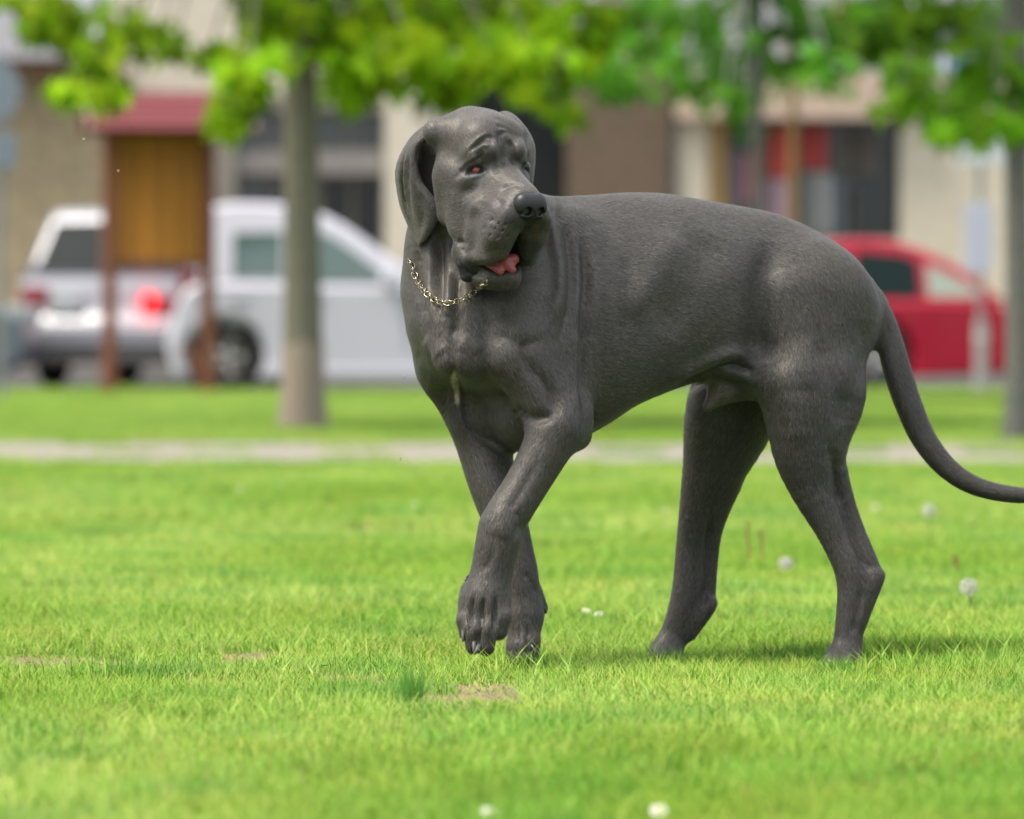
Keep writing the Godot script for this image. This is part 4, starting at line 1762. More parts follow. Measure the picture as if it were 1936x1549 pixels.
func tree(called: String, label: String, foot: Vector3, path: Array, radii: Array, bark: Material, clusters: Array, tint: Color, leaf_size: float, top: Vector3, crown_r: float, crown_n: int, seed_: int) -> void:
	var r := RandomNumberGenerator.new()
	r.seed = seed_
	var t := thing(called, label, "tree", foot, 0.0, "park trees")
	var st := newst()
	var pts := PackedVector3Array()
	var rad := PackedFloat32Array()
	for i in path.size():
		pts.append(path[i])
		rad.append(radii[i])
	tube(st, pts, rad, 18)
	obj("trunk", st.commit(), bark, t)
	# limbs out of the trunk to every cluster of leaves
	var limbs := newst()
	var xf: Array[Transform3D] = []
	var cl: Array[Color] = []
	for q in clusters:
		var c: Vector3 = q[0] - foot
		var start: Vector3 = path[path.size() - 1] * 1.0
		var k := r.randi_range(maxi(path.size() - 3, 0), path.size() - 1)
		start = path[k]
		if start.y < c.y + 0.1:
			start = path[path.size() - 1]
		var mid := start.lerp(c, 0.55) + Vector3(0, 0.35 * (start - c).length() * 0.5, 0)
		tube(limbs, PackedVector3Array([start, start.lerp(mid, 0.5) + Vector3(0, 0.12, 0), mid, c.lerp(mid, 0.3), c]), PackedFloat32Array([0.035, 0.028, 0.02, 0.011, 0.005]), 7)
		var n: int = q[2]
		for i in n:
			var v := Vector3(r.randfn(), r.randfn() * 0.75 - 0.1, r.randfn()) * 0.66
			if v.length() > 1.6:
				v = v.normalized() * 1.5
			var p: Vector3 = c + v * q[1]
			var face := Vector3(r.randfn() * 0.5, 0.55, 0.85 + r.randfn() * 0.4).normalized()
			var down := Vector3(r.randfn() * 0.4, -1.0, r.randfn() * 0.3 + 0.3)
			down = (down - face * down.dot(face)).normalized()
			var s := leaf_size * r.randf_range(0.6, 1.15)
			xf.append(Transform3D(Basis(face.cross(down).normalized(), face, down) * s, p))
			var g: float = r.randf_range(0.4, 1.3) * (q[3] if q.size() > 3 else 1.0)
			cl.append(Color(tint.r * g * r.randf_range(0.8, 1.2), tint.g * g, tint.b * g))
	# the crown above
	for i in crown_n:
		var v := Vector3(r.randfn(), r.randfn(), r.randfn())
		v = v.normalized() * pow(r.randf(), 0.4)
		# clumps: pull the leaves towards a few dozen centres
		var p := top + Vector3(v.x, v.y * 0.75, v.z) * crown_r
		var q := Vector3(snappedf(p.x, 0.9), snappedf(p.y, 0.7), snappedf(p.z, 0.9))
		p = p.lerp(q + Vector3(sin(q.y * 5.0) * 0.3, sin(q.x * 7.0) * 0.3, cos(q.x * 3.0) * 0.3), 0.55)
		var face := (Vector3(r.randfn() * 0.6, 1.0, r.randfn() * 0.6) + v * 0.4).normalized()
		var down := Vector3(r.randfn(), -0.6, r.randfn())
		down = (down - face * down.dot(face)).normalized()
		xf.append(Transform3D(Basis(face.cross(down).normalized(), face, down) * (leaf_size * r.randf_range(0.8, 1.3)), p))
		var g := r.randf_range(0.6, 1.3)
		cl.append(Color(tint.r * g, tint.g * g, tint.b * g))
	for i in 16:
		var an := TAU * i / 16.0 + r.randf_range(-0.2, 0.2)
		var start: Vector3 = path[path.size() - 1]
		var e := top + Vector3(cos(an), r.randf_range(-0.5, 0.6), sin(an)) * crown_r * 0.75
		tube(limbs, PackedVector3Array([start, start.lerp(e, 0.4) + Vector3(0, 0.3, 0), e]), PackedFloat32Array([0.06, 0.04, 0.01]), 7)
	obj("limbs", limbs.commit(), bark, t)
	var lm := mat(Color.WHITE, 0.55, 0.0, 0.22)
	lm.vertex_color_use_as_albedo = true
	lm.backlight_enabled = true
	lm.backlight = Color(0.85, 0.85, 0.85)
	var mm := MultiMesh.new()
	mm.transform_format = MultiMesh.TRANSFORM_3D
	mm.use_colors = true
	mm.mesh = leaf_mesh(seed_)
	mm.instance_count = xf.size()
	for i in xf.size():
		mm.set_instance_transform(i, xf[i])
		mm.set_instance_color(i, cl[i])
	var o := MultiMeshInstance3D.new()
	o.name = "crown"
	o.multimesh = mm
	o.material_override = lm
	t.add_child(o)
	o.set_meta("kind", "stuff")


func trees() -> void:
	# clusters of leaves that hang into the picture: photograph x, y, size in pixels, shade of the leaves
	var a := [[150, 40, 75, 0.7], [60, 10, 60, 0.9], [175, 135, 50, 1.15], [120, 165, 28, 1.2], [225, 70, 50, 0.7], [210, 170, 22, 1.1], [330, 80, 26, 0.6], [395, 98, 22, 0.6], [300, 60, 24, 0.8], [430, 205, 38, 1.0], [470, 120, 58, 1.1], [505, 70, 48, 1.1], [455, 160, 45, 1.1], [520, 10, 60, 0.8],
		[650, 70, 62, 1.1], [630, 130, 46, 1.15], [690, 110, 60, 1.1], [680, 160, 38, 1.2], [720, 50, 60, 0.9], [745, 160, 22, 1.0], [770, 80, 62, 0.9], [830, 150, 55, 1.0], [820, 70, 60, 0.8], [880, 40, 80, 0.7], [930, 100, 68, 1.0], [960, 130, 40, 1.1], [1000, 40, 80, 1.1], [1010, 110, 55, 1.15], [1050, 160, 44, 1.0], [1065, 205, 26, 0.9], [1100, 60, 44, 1.0], [610, 10, 60, 1.0], [700, 5, 60, 0.9], [790, 10, 60, 0.8], [940, 0, 70, 0.8], [1130, 20, 40, 0.8]]
	var b := [[1140, 120, 58, 1.0], [1180, 150, 38, 1.1], [1170, 40, 60, 0.75], [1230, 90, 66, 0.9], [1270, 30, 60, 0.9], [1300, 120, 56, 0.9], [1340, 60, 70, 0.9], [1350, 150, 40, 0.8], [1400, 205, 30, 0.7], [1370, 185, 24, 0.8], [1420, 100, 56, 0.8], [1430, 250, 14, 0.6], [1480, 20, 60, 0.7], [1500, 110, 50, 0.8], [1560, 60, 52, 0.8], [1570, 120, 46, 0.9], [1640, 80, 56, 0.9], [1620, 20, 70, 0.7]]
	var c := [[1690, 40, 80, 0.5], [1750, 20, 70, 0.5], [1720, 140, 44, 1.0], [1760, 170, 58, 0.95], [1700, 180, 30, 0.9], [1800, 215, 44, 0.8], [1780, 245, 28, 1.25], [1830, 180, 40, 0.8], [1860, 60, 60, 0.9], [1900, 20, 70, 1.0], [1895, 130, 60, 0.85], [1880, 215, 48, 0.9], [1920, 235, 40, 0.7], [1935, 160, 50, 0.8], [1850, 120, 20, 0.8]]
	var spread := func(list: Array, z0: float, dz: float) -> Array:
		var out := []
		for q in list:
			var z := z0 + rng.randf_range(-dz, dz)
			var m := (CAM_D - z) / FPX
			out.append([P(q[0], q[1], z), q[2] * m * 0.92, int(5 + q[2] * q[2] * 0.0054), q[3]])
		return out
	var bark := trunk_material(lin(0.20, 0.195, 0.14))
	var z1 := CAM_D - 32.5
	var f1 := G(573, 814)
	f1.y = 0.0
	var up := func(foot: Vector3, px: float, py: float) -> Vector3: return P(px, py, foot.z) - foot
	var m1 := 32.5 / FPX
	tree("park_tree", "olive-grey park tree with pale lower trunk behind the dog's head, left of it", f1,
		[Vector3(0, -0.1, 0), Vector3(0, 0.03, 0), Vector3(0, 0.16, 0), up.call(f1, 572, 640), up.call(f1, 571, 450), up.call(f1, 568, 200), up.call(f1, 565, 0), up.call(f1, 562, -120), up.call(f1, 568, -260), up.call(f1, 560, -420), up.call(f1, 570, -600)],
		[54 * m1, 48 * m1, 41 * m1, 37 * m1, 34 * m1, 32 * m1, 31 * m1, 26 * m1, 24 * m1, 20 * m1, 14 * m1], bark, spread.call(a, z1 + 0.4, 1.3), Color(0.25, 0.45, 0.006), 0.27, Vector3(0.0, 4.7, -0.3), 2.2, 2600, 31)
	# lime wash on the foot of that trunk
	var wash := newst()
	var n := 20
	var rows := [[0.0, 49.5], [0.03, 48.6], [0.16, 41.8], [0.3, 40.3], [0.52, 38.0]]
	for i in rows.size() - 1:
		for k in n:
			var v := []
			for e in [[i, k], [i + 1, k], [i + 1, k + 1], [i, k + 1]]:
				var an: float = TAU * e[1] / n
				var rr: float = rows[e[0]][1] * m1 + 0.003
				var edge := 0.02 * sin(an * 5.0) + 0.015 * sin(an * 9.0) if e[0] == rows.size() - 1 else 0.0
				v.append([Vector3(cos(an) * rr, rows[e[0]][0] + edge, sin(an) * rr), Vector3(cos(an), 0, sin(an))])
			for q in [v[0], v[2], v[1], v[0], v[3], v[2]]:
				wash.set_normal(q[1])
				wash.add_vertex(q[0])
	obj("lime_wash", wash.commit(), mottled(lin(0.32, 0.265, 0.21), 0.95, 0.05, 0.3, 3.0), get_node("park_tree"))
	var z2 := CAM_D - 30.0
	var f2 := G(1928, 836)
	f2.y = 0.0
	var m2 := (CAM_D - f2.z) / FPX
	tree("park_tree", "dark grey tree trunk at the right edge of the picture beyond the path", f2,
		[Vector3(0, -0.1, 0), Vector3(0, 0.04, 0), Vector3(0, 0.2, 0), up.call(f2, 1926, 600), up.call(f2, 1924, 300), up.call(f2, 1926, 0), up.call(f2, 1930, -200), up.call(f2, 1925, -420), up.call(f2, 1930, -600)],
		[42 * m2, 36 * m2, 28 * m2, 25 * m2, 24 * m2, 22 * m2, 20 * m2, 17 * m2, 12 * m2], trunk_material(lin(0.15, 0.155, 0.135)), spread.call(c, z2 + 0.2, 1.2), Color(0.15, 0.37, 0.012), 0.26, Vector3(0.2, 4.6, 0), 2.2, 2400, 47)
	var f3 := Vector3(0, 0, CAM_D - 42.0)
	f3.x = P(1432, 600, f3.z).x
	var m3 := 42.0 / FPX
	tree("park_tree", "slim far tree with grey trunk rising behind the dog's back before the shop", f3,
		[Vector3(0, -0.1, 0), Vector3(0, 0.3, 0), up.call(f3, 1434, 400), up.call(f3, 1430, 200), up.call(f3, 1428, 0), up.call(f3, 1430, -160), up.call(f3, 1432, -360)],
		[13 * m3, 11 * m3, 10 * m3, 13 * m3, 18 * m3, 15 * m3, 9 * m3], trunk_material(lin(0.17, 0.175, 0.165)), spread.call(b, f3.z + 1.0, 2.0), Color(0.11, 0.33, 0.02), 0.26, Vector3(0, 5.2, 0), 2.4, 2400, 53)
	var f4 := Vector3(0, 0, CAM_D - 47.0)
	f4.x = P(1500, 600, f4.z).x
	var m4 := 47.0 / FPX
	tree("young_tree", "thin yellowish sapling standing before the red shop posters", f4,
		[Vector3(0, -0.1, 0), Vector3(0, 0.5, 0), up.call(f4, 1501, 420), up.call(f4, 1500, 260), up.call(f4, 1503, 120), up.call(f4, 1500, 0)],
		[15 * m4, 12 * m4, 10 * m4, 9 * m4, 6 * m4, 3 * m4], trunk_material(lin(0.22, 0.14, 0.05)), [[P(1480, 160, f4.z), 0.2, 14, 0.8], [P(1530, 130, f4.z), 0.25, 16, 0.8]], Color(0.10, 0.22, 0.02), 0.13, Vector3(0, 4.0, 0), 0.7, 300, 59)


# ---------- the notice board ----------
func notice_board() -> void:
	var z := CAM_D - 48.5
	var m := 48.5 / FPX
	var foot := P(300, 700, z)
	foot.y = 0.0
	var t := thing("notice_board", "wooden notice board on two posts under a small red roof", "notice board", foot, 0.16)
	var yy := func(py: float) -> float: return P(300, py, z).y
	var red_wood := mottled(lin(0.22, 0.085, 0.042), 0.8, 0.05, 0.3, 3.0)
	var x0 := (207 - 300) * m
	var x1 := (393 - 300) * m
	for x in [x0, x1]:
		obj("post", bevel_box(Vector3(x, yy.call(235) * 0.5 - 0.05, 0), Vector3(0.12, yy.call(235) + 0.1, 0.12), 0.008), red_wood, t)
	# slanting struts at the feet
	for x in [x0, x1]:
		var st := newst()
		var b := Basis(Vector3.RIGHT, 0.55)
		box(st, Vector3(x, 0.32, -0.26), Vector3(0.08, 0.75, 0.07), b)
		obj("strut", st.commit(), red_wood, t)
	var st2 := newst()
	var b2 := Basis(Vector3.BACK, 0.5)
	box(st2, Vector3(x1 - 0.09, 0.22, 0.03), Vector3(0.07, 0.5, 0.05), b2)
	obj("strut", st2.commit(), red_wood, t)
	var top: float = yy.call(252)
	var low: float = yy.call(492)
	var n := 7
	var w := (x1 - x0 - 0.125) / n
	for k in n:
		var tone := [1.0, 0.85, 1.15, 0.95, 1.1, 0.9, 1.05][k] as float
		obj("plank", bevel_box(Vector3(x0 + 0.0625 + w * (k + 0.5), (top + low) * 0.5, 0.0), Vector3(w - 0.003, top - low, 0.03), 0.003), mottled(lin(0.46 * tone, 0.19 * tone, 0.022 * tone), 0.7, 0.03, 0.25, 3.0), t)
	for y in [top + 0.03, low - 0.03]:
		obj("rail", bevel_box(Vector3((x0 + x1) * 0.5, y, 0), Vector3(x1 - x0 - 0.122, 0.06, 0.06), 0.005), red_wood, t)
	obj("backing_board", bevel_box(Vector3((x0 + x1) * 0.5, (top + low) * 0.5, -0.027), Vector3(x1 - x0 - 0.122, top - low, 0.02), 0.003), red_wood, t)
	# roof: two slopes of red shingle boards over rafters
	var ridge: float = yy.call(178)
	var eave: float = yy.call(250)
	var depth := 0.52
	var half := 0.72
	var roof := mottled(lin(0.175, 0.034, 0.042), 0.75, 0.06, 0.25, 3.0)
	var cx := (x0 + x1) * 0.5 + 0.08
	for s in [1.0, -1.0]:
		var slope := Vector2(depth, ridge - eave)
		var ang := atan2(slope.y, slope.x)
		for k in 5:
			var u := (k + 0.5) / 5.0
			var st := newst()
			var bas := Basis(Vector3.RIGHT, s * ang)
			box(st, Vector3(cx, lerpf(ridge, eave, u) + 0.012, s * depth * u), Vector3(half * 2.0, 0.018, slope.length() / 5.0 + 0.025), bas * Basis(Vector3.RIGHT, -s * 0.09))
			obj("roof_board", st.commit(), roof, t)
	var pale := mottled(lin(0.32, 0.22, 0.19), 0.8, 0.05, 0.2, 3.0)
	for e in [-1.0, 1.0]:
		for s in [1.0, -1.0]:
			var st := newst()
			var slope := Vector2(depth, ridge - eave)
			box(st, Vector3(cx + e * (half + 0.014), (ridge + eave) * 0.5 - 0.01, s * depth * 0.5), Vector3(0.022, 0.09, slope.length() + 0.03), Basis(Vector3.RIGHT, s * atan2(slope.y, slope.x)))
			obj("barge_board", st.commit(), pale if s > 0 else red_wood, t)
	for x in [x0, x1]:
		for s in [1.0, -1.0]:
			var st := newst()
			var slope := Vector2(depth, ridge - eave)
			box(st, Vector3(x, (ridge + eave) * 0.5 - 0.055, s * depth * 0.48), Vector3(0.07, 0.07, slope.length() * 0.96), Basis(Vector3.RIGHT, s * atan2(slope.y, slope.x)))
			obj("rafter", st.commit(), red_wood, t)


# ---------- cars ----------
func loft_profile(st: SurfaceTool, prof: PackedVector2Array, half: float, belt: float, top: float, tumble: float, insets: Array) -> void:
	# a side outline (x forward, y up) carried across the width, drawn in towards both flanks
	var n := prof.size()
	var nrm := PackedVector2Array()
	for i in n:
		var d := (prof[(i + 1) % n] - prof[(i + n - 1) % n]).normalized()
		nrm.append(Vector2(-d.y, d.x))
	# outline runs anticlockwise seen from the left flank (+z); inward is to the left
	var rings := []
	for q in insets:
		var ring := []
		for i in n:
			var p: Vector2 = prof[i] + nrm[i] * q[1]
			var z: float = q[0] * half
			z *= 1.0 - tumble * clampf((p.y - belt) / maxf(top - belt, 0.01), 0.0, 1.0)
			ring.append(Vector3(p.x, p.y, z))
		rings.append(ring)
	for i in rings.size() - 1:
		for k in n:
			var k2 := (k + 1) % n
			st.set_smooth_group(1)
			for v in [rings[i][k], rings[i + 1][k], rings[i + 1][k2], rings[i][k], rings[i + 1][k2], rings[i][k2]]:
				st.add_vertex(v)
	for e in [0, rings.size() - 1]:
		var tri := Geometry2D.triangulate_polygon(prof)
		st.set_smooth_group(2 + e)
		for k in range(0, tri.size(), 3):
			var p := [rings[e][tri[k]], rings[e][tri[k + 1]], rings[e][tri[k + 2]]]
			var nz: float = ((p[1] - p[0]) as Vector3).cross(p[2] - p[0]).z
			# clockwise seen from outside
			if (nz > 0.0) == (e != 0):
				p.reverse()
			for v in p:
				st.add_vertex(v)


func smooth2(pts: Array, steps := 4) -> PackedVector2Array:
	var out := PackedVector2Array()
	for i in pts.size() - 1:
		var p0 := Vector2(pts[maxi(i - 1, 0)][0], pts[maxi(i - 1, 0)][1])
		var p1 := Vector2(pts[i][0], pts[i][1])
		var p2 := Vector2(pts[i + 1][0], pts[i + 1][1])
		var p3 := Vector2(pts[mini(i + 2, pts.size() - 1)][0], pts[mini(i + 2, pts.size() - 1)][1])
		for k in steps:
			out.append(p1.cubic_interpolate(p2, p0, p3, float(k) / steps))
	out.append(Vector2(pts[pts.size() - 1][0], pts[pts.size() - 1][1]))
	return out


func pane(poly: Array, z: float, belt: float, top: float, tumble: float, out: float) -> ArrayMesh:
	# a side window lying on the leaning flank
	var st := newst()
	var flat := PackedVector2Array()
	for q in poly:
		flat.append(Vector2(q[0], q[1]))
	var tri := Geometry2D.triangulate_polygon(flat)
	var s := signf(z)
	var at := func(q: Vector2) -> Vector3: return Vector3(q.x, q.y, z * (1.0 - tumble * clampf((q.y - belt) / (top - belt), 0, 1)) + s * out)
	for k in range(0, tri.size(), 3):
		var p := [at.call(flat[tri[k]]), at.call(flat[tri[k + 1]]), at.call(flat[tri[k + 2]])]
		var nz: float = ((p[1] - p[0]) as Vector3).cross(p[2] - p[0]).z
		if (nz > 0.0) == (s > 0.0):
			p.reverse()
		for v in p:
			st.add_vertex(v)
	st.generate_normals()
	return st.commit()


func cross_pane(x0: float, y0: float, w0: float, x1: float, y1: float, w1: float, out: float) -> ArrayMesh:
	# a windscreen or rear window between two heights
	var st := newst()
	var d := Vector2(x1 - x0, y1 - y0)
	var nn := Vector2(d.y, -d.x).normalized()
	if nn.y < 0.0:
		nn = -nn
	var o := Vector3(nn.x, nn.y, 0) * out
	var p := [Vector3(x0, y0, -w0) + o, Vector3(x0, y0, w0) + o, Vector3(x1, y1, w1) + o, Vector3(x1, y1, -w1) + o]
	var fn := ((p[1] - p[0]) as Vector3).cross(p[2] - p[0])
	if fn.dot(o) > 0.0:
		p.reverse()
	for v in [p[0], p[1], p[2], p[0], p[2], p[3]]:
		st.add_vertex(v)
	st.generate_normals()
	return st.commit()


func wheel(car: Node3D, at: Vector3, r: float, rim_m: Material) -> void:
	var tyre := newst()
	var prof := [[0.62, 0.09], [0.80, 0.105], [0.95, 0.10], [1.0, 0.075], [1.0, -0.075], [0.95, -0.10], [0.80, -0.105], [0.62, -0.09]]
	var n := 28
	var lathe := func(st: SurfaceTool, pr: Array) -> void:
		for i in pr.size() - 1:
			for k in n:
				var q := []
				for e in [[i, k], [i, k + 1], [i + 1, k + 1], [i + 1, k]]:
					var an: float = TAU * e[1] / n
					q.append(Vector3(cos(an) * pr[e[0]][0] * r, sin(an) * pr[e[0]][0] * r, pr[e[0]][1]))
				st.set_smooth_group(1)
				for v in [q[0], q[2], q[1], q[0], q[3], q[2]]:
					st.add_vertex(v)
		st.generate_normals()
	lathe.call(tyre, prof)
	var w := Node3D.new()
	w.name = "wheel"
	var c := 0
	while car.has_node(NodePath(String(w.name))):
		c += 1
		w.name = "wheel_%03d" % c
	car.add_child(w)
	w.position = at
	obj("tyre", tyre.commit(), mat(lin(0.018, 0.018, 0.019), 0.85), w)
	var rim := newst()
	lathe.call(rim, [[0.0, 0.03], [0.18, 0.04], [0.2, 0.02], [0.54, 0.02], [0.58, 0.075], [0.64, 0.085], [0.64, -0.085], [0.58, -0.075], [0.54, -0.02], [0.2, -0.02], [0.0, -0.03]])
	obj("rim", rim.commit(), mat(lin(0.10, 0.10, 0.105), 0.5, 0.7), w)
	var sp := newst()
	for k in 5:
		var an := TAU * k / 5.0
		for s in [-1.0, 1.0]:
			box(sp, Vector3(cos(an) * 0.36 * r, sin(an) * 0.36 * r, s * 0.05), Vector3(0.56 * r, 0.16 * r, 0.03), Basis(Vector3.BACK, an))
	obj("spokes", sp.commit(), rim_m, w)


func car(called: String, label: String, category: String, at: Vector3, turn: float, s: Dictionary) -> Node3D:
	# the car's own axes: x forward, z to its right... built long side along x
	var t := thing(called, label, category, at, turn, "cars parked beyond the lawn")
	var half: float = s.width * 0.5
	var paint: Material = s.paint
	var r: float = s.wheel
	var wheels: Array = s.wheels
	# lower body with arches cut out of the sill line
	var under: float = s.under
	var outline := []
	var up := smooth2(s.body)                         # from the front sill over the bonnet to the rear sill
	for v in up:
		outline.append([v.x, v.y])
	for wx in [wheels[1], wheels[0]]:                  # back along the sill, arch by arch
		var ra := r * 1.16
		var h := r - under
		var a0 := asin(clampf(-h / ra, -1, 1))
		for k in 11:
			var an := PI - a0 - (PI - 2.0 * a0) * k / 10.0
			outline.append([wx + cos(an) * ra, r + sin(an) * ra])
	var prof := PackedVector2Array()
	for q in outline:
		prof.append(Vector2(q[0], q[1]))
	if not Geometry2D.is_polygon_clockwise(prof):
		pass
	else:
		prof.reverse()
	var ins := [[-1.0, 0.05], [-0.985, 0.018], [-0.95, 0.0], [0.95, 0.0], [0.985, 0.018], [1.0, 0.05]]
	var st := newst()
	loft_profile(st, prof, half, 9.0, 10.0, 0.0, ins)
	st.generate_normals()
	obj("body", st.commit(), paint, t)
	var st2 := newst()
	var cab := PackedVector2Array()
	for v in smooth2(s.cabin, 3):
		cab.append(v)
	if Geometry2D.is_polygon_clockwise(cab):
		cab.reverse()
	loft_profile(st2, cab, half * 0.97, s.belt, s.roof, s.tumble, [[-1.0, 0.04], [-0.97, 0.012], [-0.92, 0.0], [0.92, 0.0], [0.97, 0.012], [1.0, 0.04]])
	st2.generate_normals()
	obj("roof", st2.commit(), paint, t)
	var black := mat(lin(0.015, 0.015, 0.016), 0.8)
	var st3 := newst()
	box(st3, Vector3((wheels[0] + wheels[1]) * 0.5, under + 0.18, 0), Vector3(absf(wheels[0] - wheels[1]) + r * 2.0, 0.32, s.width - 0.46))
	obj("chassis", st3.commit(), black, t)
	for wx in wheels:
		for e in [-1.0, 1.0]:
			wheel(t, Vector3(wx, r, e * (half - 0.12)), r, s.rim)
	var glass: Material = s.glass
	for poly in s.windows:
		for e in [-1.0, 1.0]:
			obj("side_window", pane(poly, e * half * 0.97, s.belt, s.roof, s.tumble, 0.004), glass, t)
	for q in s.screens:
		obj(q[7], cross_pane(q[0], q[1], q[2], q[3], q[4], q[5], 0.006), q[6], t)
	# sills, handles, mirrors, plates, lights
	var trim := mat(lin(0.05, 0.05, 0.052), 0.6)
	for e in [-1.0, 1.0]:
		obj("sill", bevel_box(Vector3((wheels[0] + wheels[1]) * 0.5, under + 0.05, e * (half - 0.01)), Vector3(absf(wheels[0] - wheels[1]) - r * 2.5, 0.10, 0.05), 0.012), s.get("sill", trim), t)
		for hx in s.handles:
			obj("door_handle", bevel_box(Vector3(hx, s.belt - 0.11, e * (half + 0.012)), Vector3(0.18, 0.03, 0.03), 0.006), paint, t)
		obj("mirror", bevel_box(Vector3(s.mirror, s.belt + 0.06, e * (half + 0.10)), Vector3(0.12, 0.15, 0.22), 0.03), paint, t)
		for sx in s.seams:
			var sm := newst()
			box(sm, Vector3(sx, (s.belt + under) * 0.5 + 0.1, e * (half - 0.0005)), Vector3(0.012, s.belt - under - 0.3, 0.008))
			obj("door_gap", sm.commit(), black, t)
	for q in s.lights:
		obj(q[0], bevel_box(q[1], q[2], 0.02), q[3], t)
	return t


func cars() -> void:
	var silver := mottled(Color(0.60, 0.61, 0.65), 0.45, 0.3, 0.03, 2.0)
	silver.metallic = 0.25
	silver.clearcoat_enabled = true
	silver.clearcoat = 0.35
	silver.clearcoat_roughness = 0.08
	var white := mat(Color(0.79, 0.79, 0.85), 0.38)
	white.clearcoat_enabled = true
	white.clearcoat = 0.35
	white.clearcoat_roughness = 0.08
	var red := mat(lin(0.33, 0.006, 0.028), 0.5, 0.0, 0.3)
	red.clearcoat_enabled = true
	red.clearcoat = 0.4
	red.clearcoat_roughness = 0.06
	var blue := mat(lin(0.10, 0.13, 0.16), 0.35)
	blue.clearcoat_enabled = true
	var glass := mat(lin(0.018, 0.025, 0.028), 0.22, 0.0, 0.2)
	var teal := mat(lin(0.085, 0.14, 0.135), 0.1, 0.0, 0.7)
	var alloy := mat(Color(0.78, 0.77, 0.78), 0.4, 0.4)
	var lens := mat(lin(0.22, 0.02, 0.03), 0.2)
	var lit := mat(lin(0.45, 0.03, 0.04), 0.2)
	lit.emission_enabled = true
	lit.emission = Color(1.0, 0.06, 0.08)
	lit.emission_energy_multiplier = 0.35
	var plate := mat(lin(0.34, 0.37, 0.39), 0.5)
	var bumper := mat(lin(0.10, 0.10, 0.105), 0.6)
	# silver people carrier seen from its right flank, facing right
	var zb := CAM_D - 51.7
	var van := {
		"width": 1.74, "paint": white, "wheel": 0.315, "wheels": [1.16, -1.32], "under": 0.12, "belt": 0.98, "roof": 1.72, "tumble": 0.17, "rim": alloy, "glass": teal,
		"body": [[1.84, 0.15], [1.92, 0.42], [1.88, 0.66], [1.76, 0.78], [1.1, 0.90], [0.6, 0.96], [-1.2, 1.0], [-1.55, 0.99], [-1.72, 0.90], [-1.82, 0.6], [-1.86, 0.4], [-1.80, 0.15]],
		"sill": white, "cabin": [[0.62, 0.94], [0.24, 1.20], [-0.18, 1.50], [-0.5, 1.66], [-0.9, 1.73], [-1.40, 1.72], [-1.54, 1.60], [-1.58, 0.98]],
		"windows": [[[0.26, 1.00], [-0.10, 1.26], [-0.36, 1.44], [-0.62, 1.48], [-0.62, 1.00]], [[-0.80, 1.04], [-0.80, 1.47], [-1.25, 1.46], [-1.25, 1.04]]],
		"screens": [[0.60, 0.98, 0.80, -0.16, 1.50, 0.68, teal, "windscreen"], [-1.60, 1.06, 0.78, -1.56, 1.56, 0.66, glass, "rear_window"]],
		"handles": [-0.5, -1.2], "mirror": 0.18, "seams": [0.36, -0.70],
		"lights": [["headlight", Vector3(1.80, 0.70, 0.60), Vector3(0.22, 0.18, 0.34), plate], ["headlight", Vector3(1.80, 0.70, -0.60), Vector3(0.22, 0.18, 0.34), plate], ["tail_light", Vector3(-1.70, 0.92, 0.78), Vector3(0.10, 0.36, 0.12), lens], ["tail_light", Vector3(-1.70, 0.92, -0.78), Vector3(0.10, 0.36, 0.12), lens], ["number_plate", Vector3(-1.84, 0.62, 0), Vector3(0.03, 0.12, 0.52), plate]]}
	var xb := P(440, 700, zb).x
	car("parked_car", "tall white hatchback parked side-on behind the tree trunk, facing right", "car", Vector3(xb + 1.32, 0.012, zb + 0.5), 0.0, van)
	# silver estate seen from behind
	var za := CAM_D - 53.5
	var suv := {
		"width": 1.82, "paint": silver, "wheel": 0.34, "wheels": [1.38, -1.36], "under": 0.24, "belt": 1.06, "roof": 1.75, "tumble": 0.22, "rim": alloy, "glass": glass,
		"body": [[2.1, 0.26], [2.2, 0.5], [2.15, 0.8], [1.9, 0.92], [1.0, 1.05], [0.8, 1.08], [-1.8, 1.12], [-2.08, 1.08], [-2.16, 0.75], [-2.24, 0.6], [-2.22, 0.42], [-2.1, 0.26]],
		"cabin": [[1.1, 1.04], [0.5, 1.5], [0.1, 1.70], [-0.6, 1.76], [-1.5, 1.74], [-1.72, 1.66], [-2.06, 1.08]],
		"windows": [[[0.8, 1.13], [0.3, 1.50], [0.0, 1.62], [-0.35, 1.63], [-0.35, 1.13]], [[-0.45, 1.13], [-0.45, 1.63], [-1.15, 1.62], [-1.3, 1.13]], [[-1.42, 1.14], [-1.28, 1.60], [-1.55, 1.58], [-1.82, 1.16]]],
		"screens": [[1.1, 1.06, 0.82, 0.14, 1.68, 0.68, glass, "windscreen"], [-2.07, 1.13, 0.76, -1.80, 1.62, 0.62, glass, "rear_window"]],
		"handles": [-0.25, -1.05], "mirror": 0.75, "seams": [0.7, -0.40, -1.2],
		"lights": [["tail_light", Vector3(-2.13, 0.86, -0.74), Vector3(0.14, 0.24, 0.26), lens], ["lit_tail_light", Vector3(-2.13, 0.84, 0.42), Vector3(0.14, 0.15, 0.15), lit], ["tail_light", Vector3(-2.13, 0.76, 0.52), Vector3(0.12, 0.24, 0.34), lens], ["brake_light", Vector3(-2.05, 1.22, 0.02), Vector3(0.06, 0.12, 0.14), lens], ["number_plate", Vector3(-2.2, 0.80, -0.42), Vector3(0.05, 0.20, 0.34), plate],
			["rear_bumper", Vector3(-2.2, 0.50, 0), Vector3(0.14, 0.20, 1.72), silver], ["lower_bumper", Vector3(-2.16, 0.31, 0), Vector3(0.16, 0.16, 1.6), bumper]]}
	var xa := P(182, 700, za).x
	var ca := car("parked_car", "silver estate car seen from behind with one lit red tail light", "car", Vector3(xa + 0.55, 0.012, za - 2.0), PI / 2 - 0.20, suv)
	var l := OmniLight3D.new()
	l.name = "tail_lamp_glow"
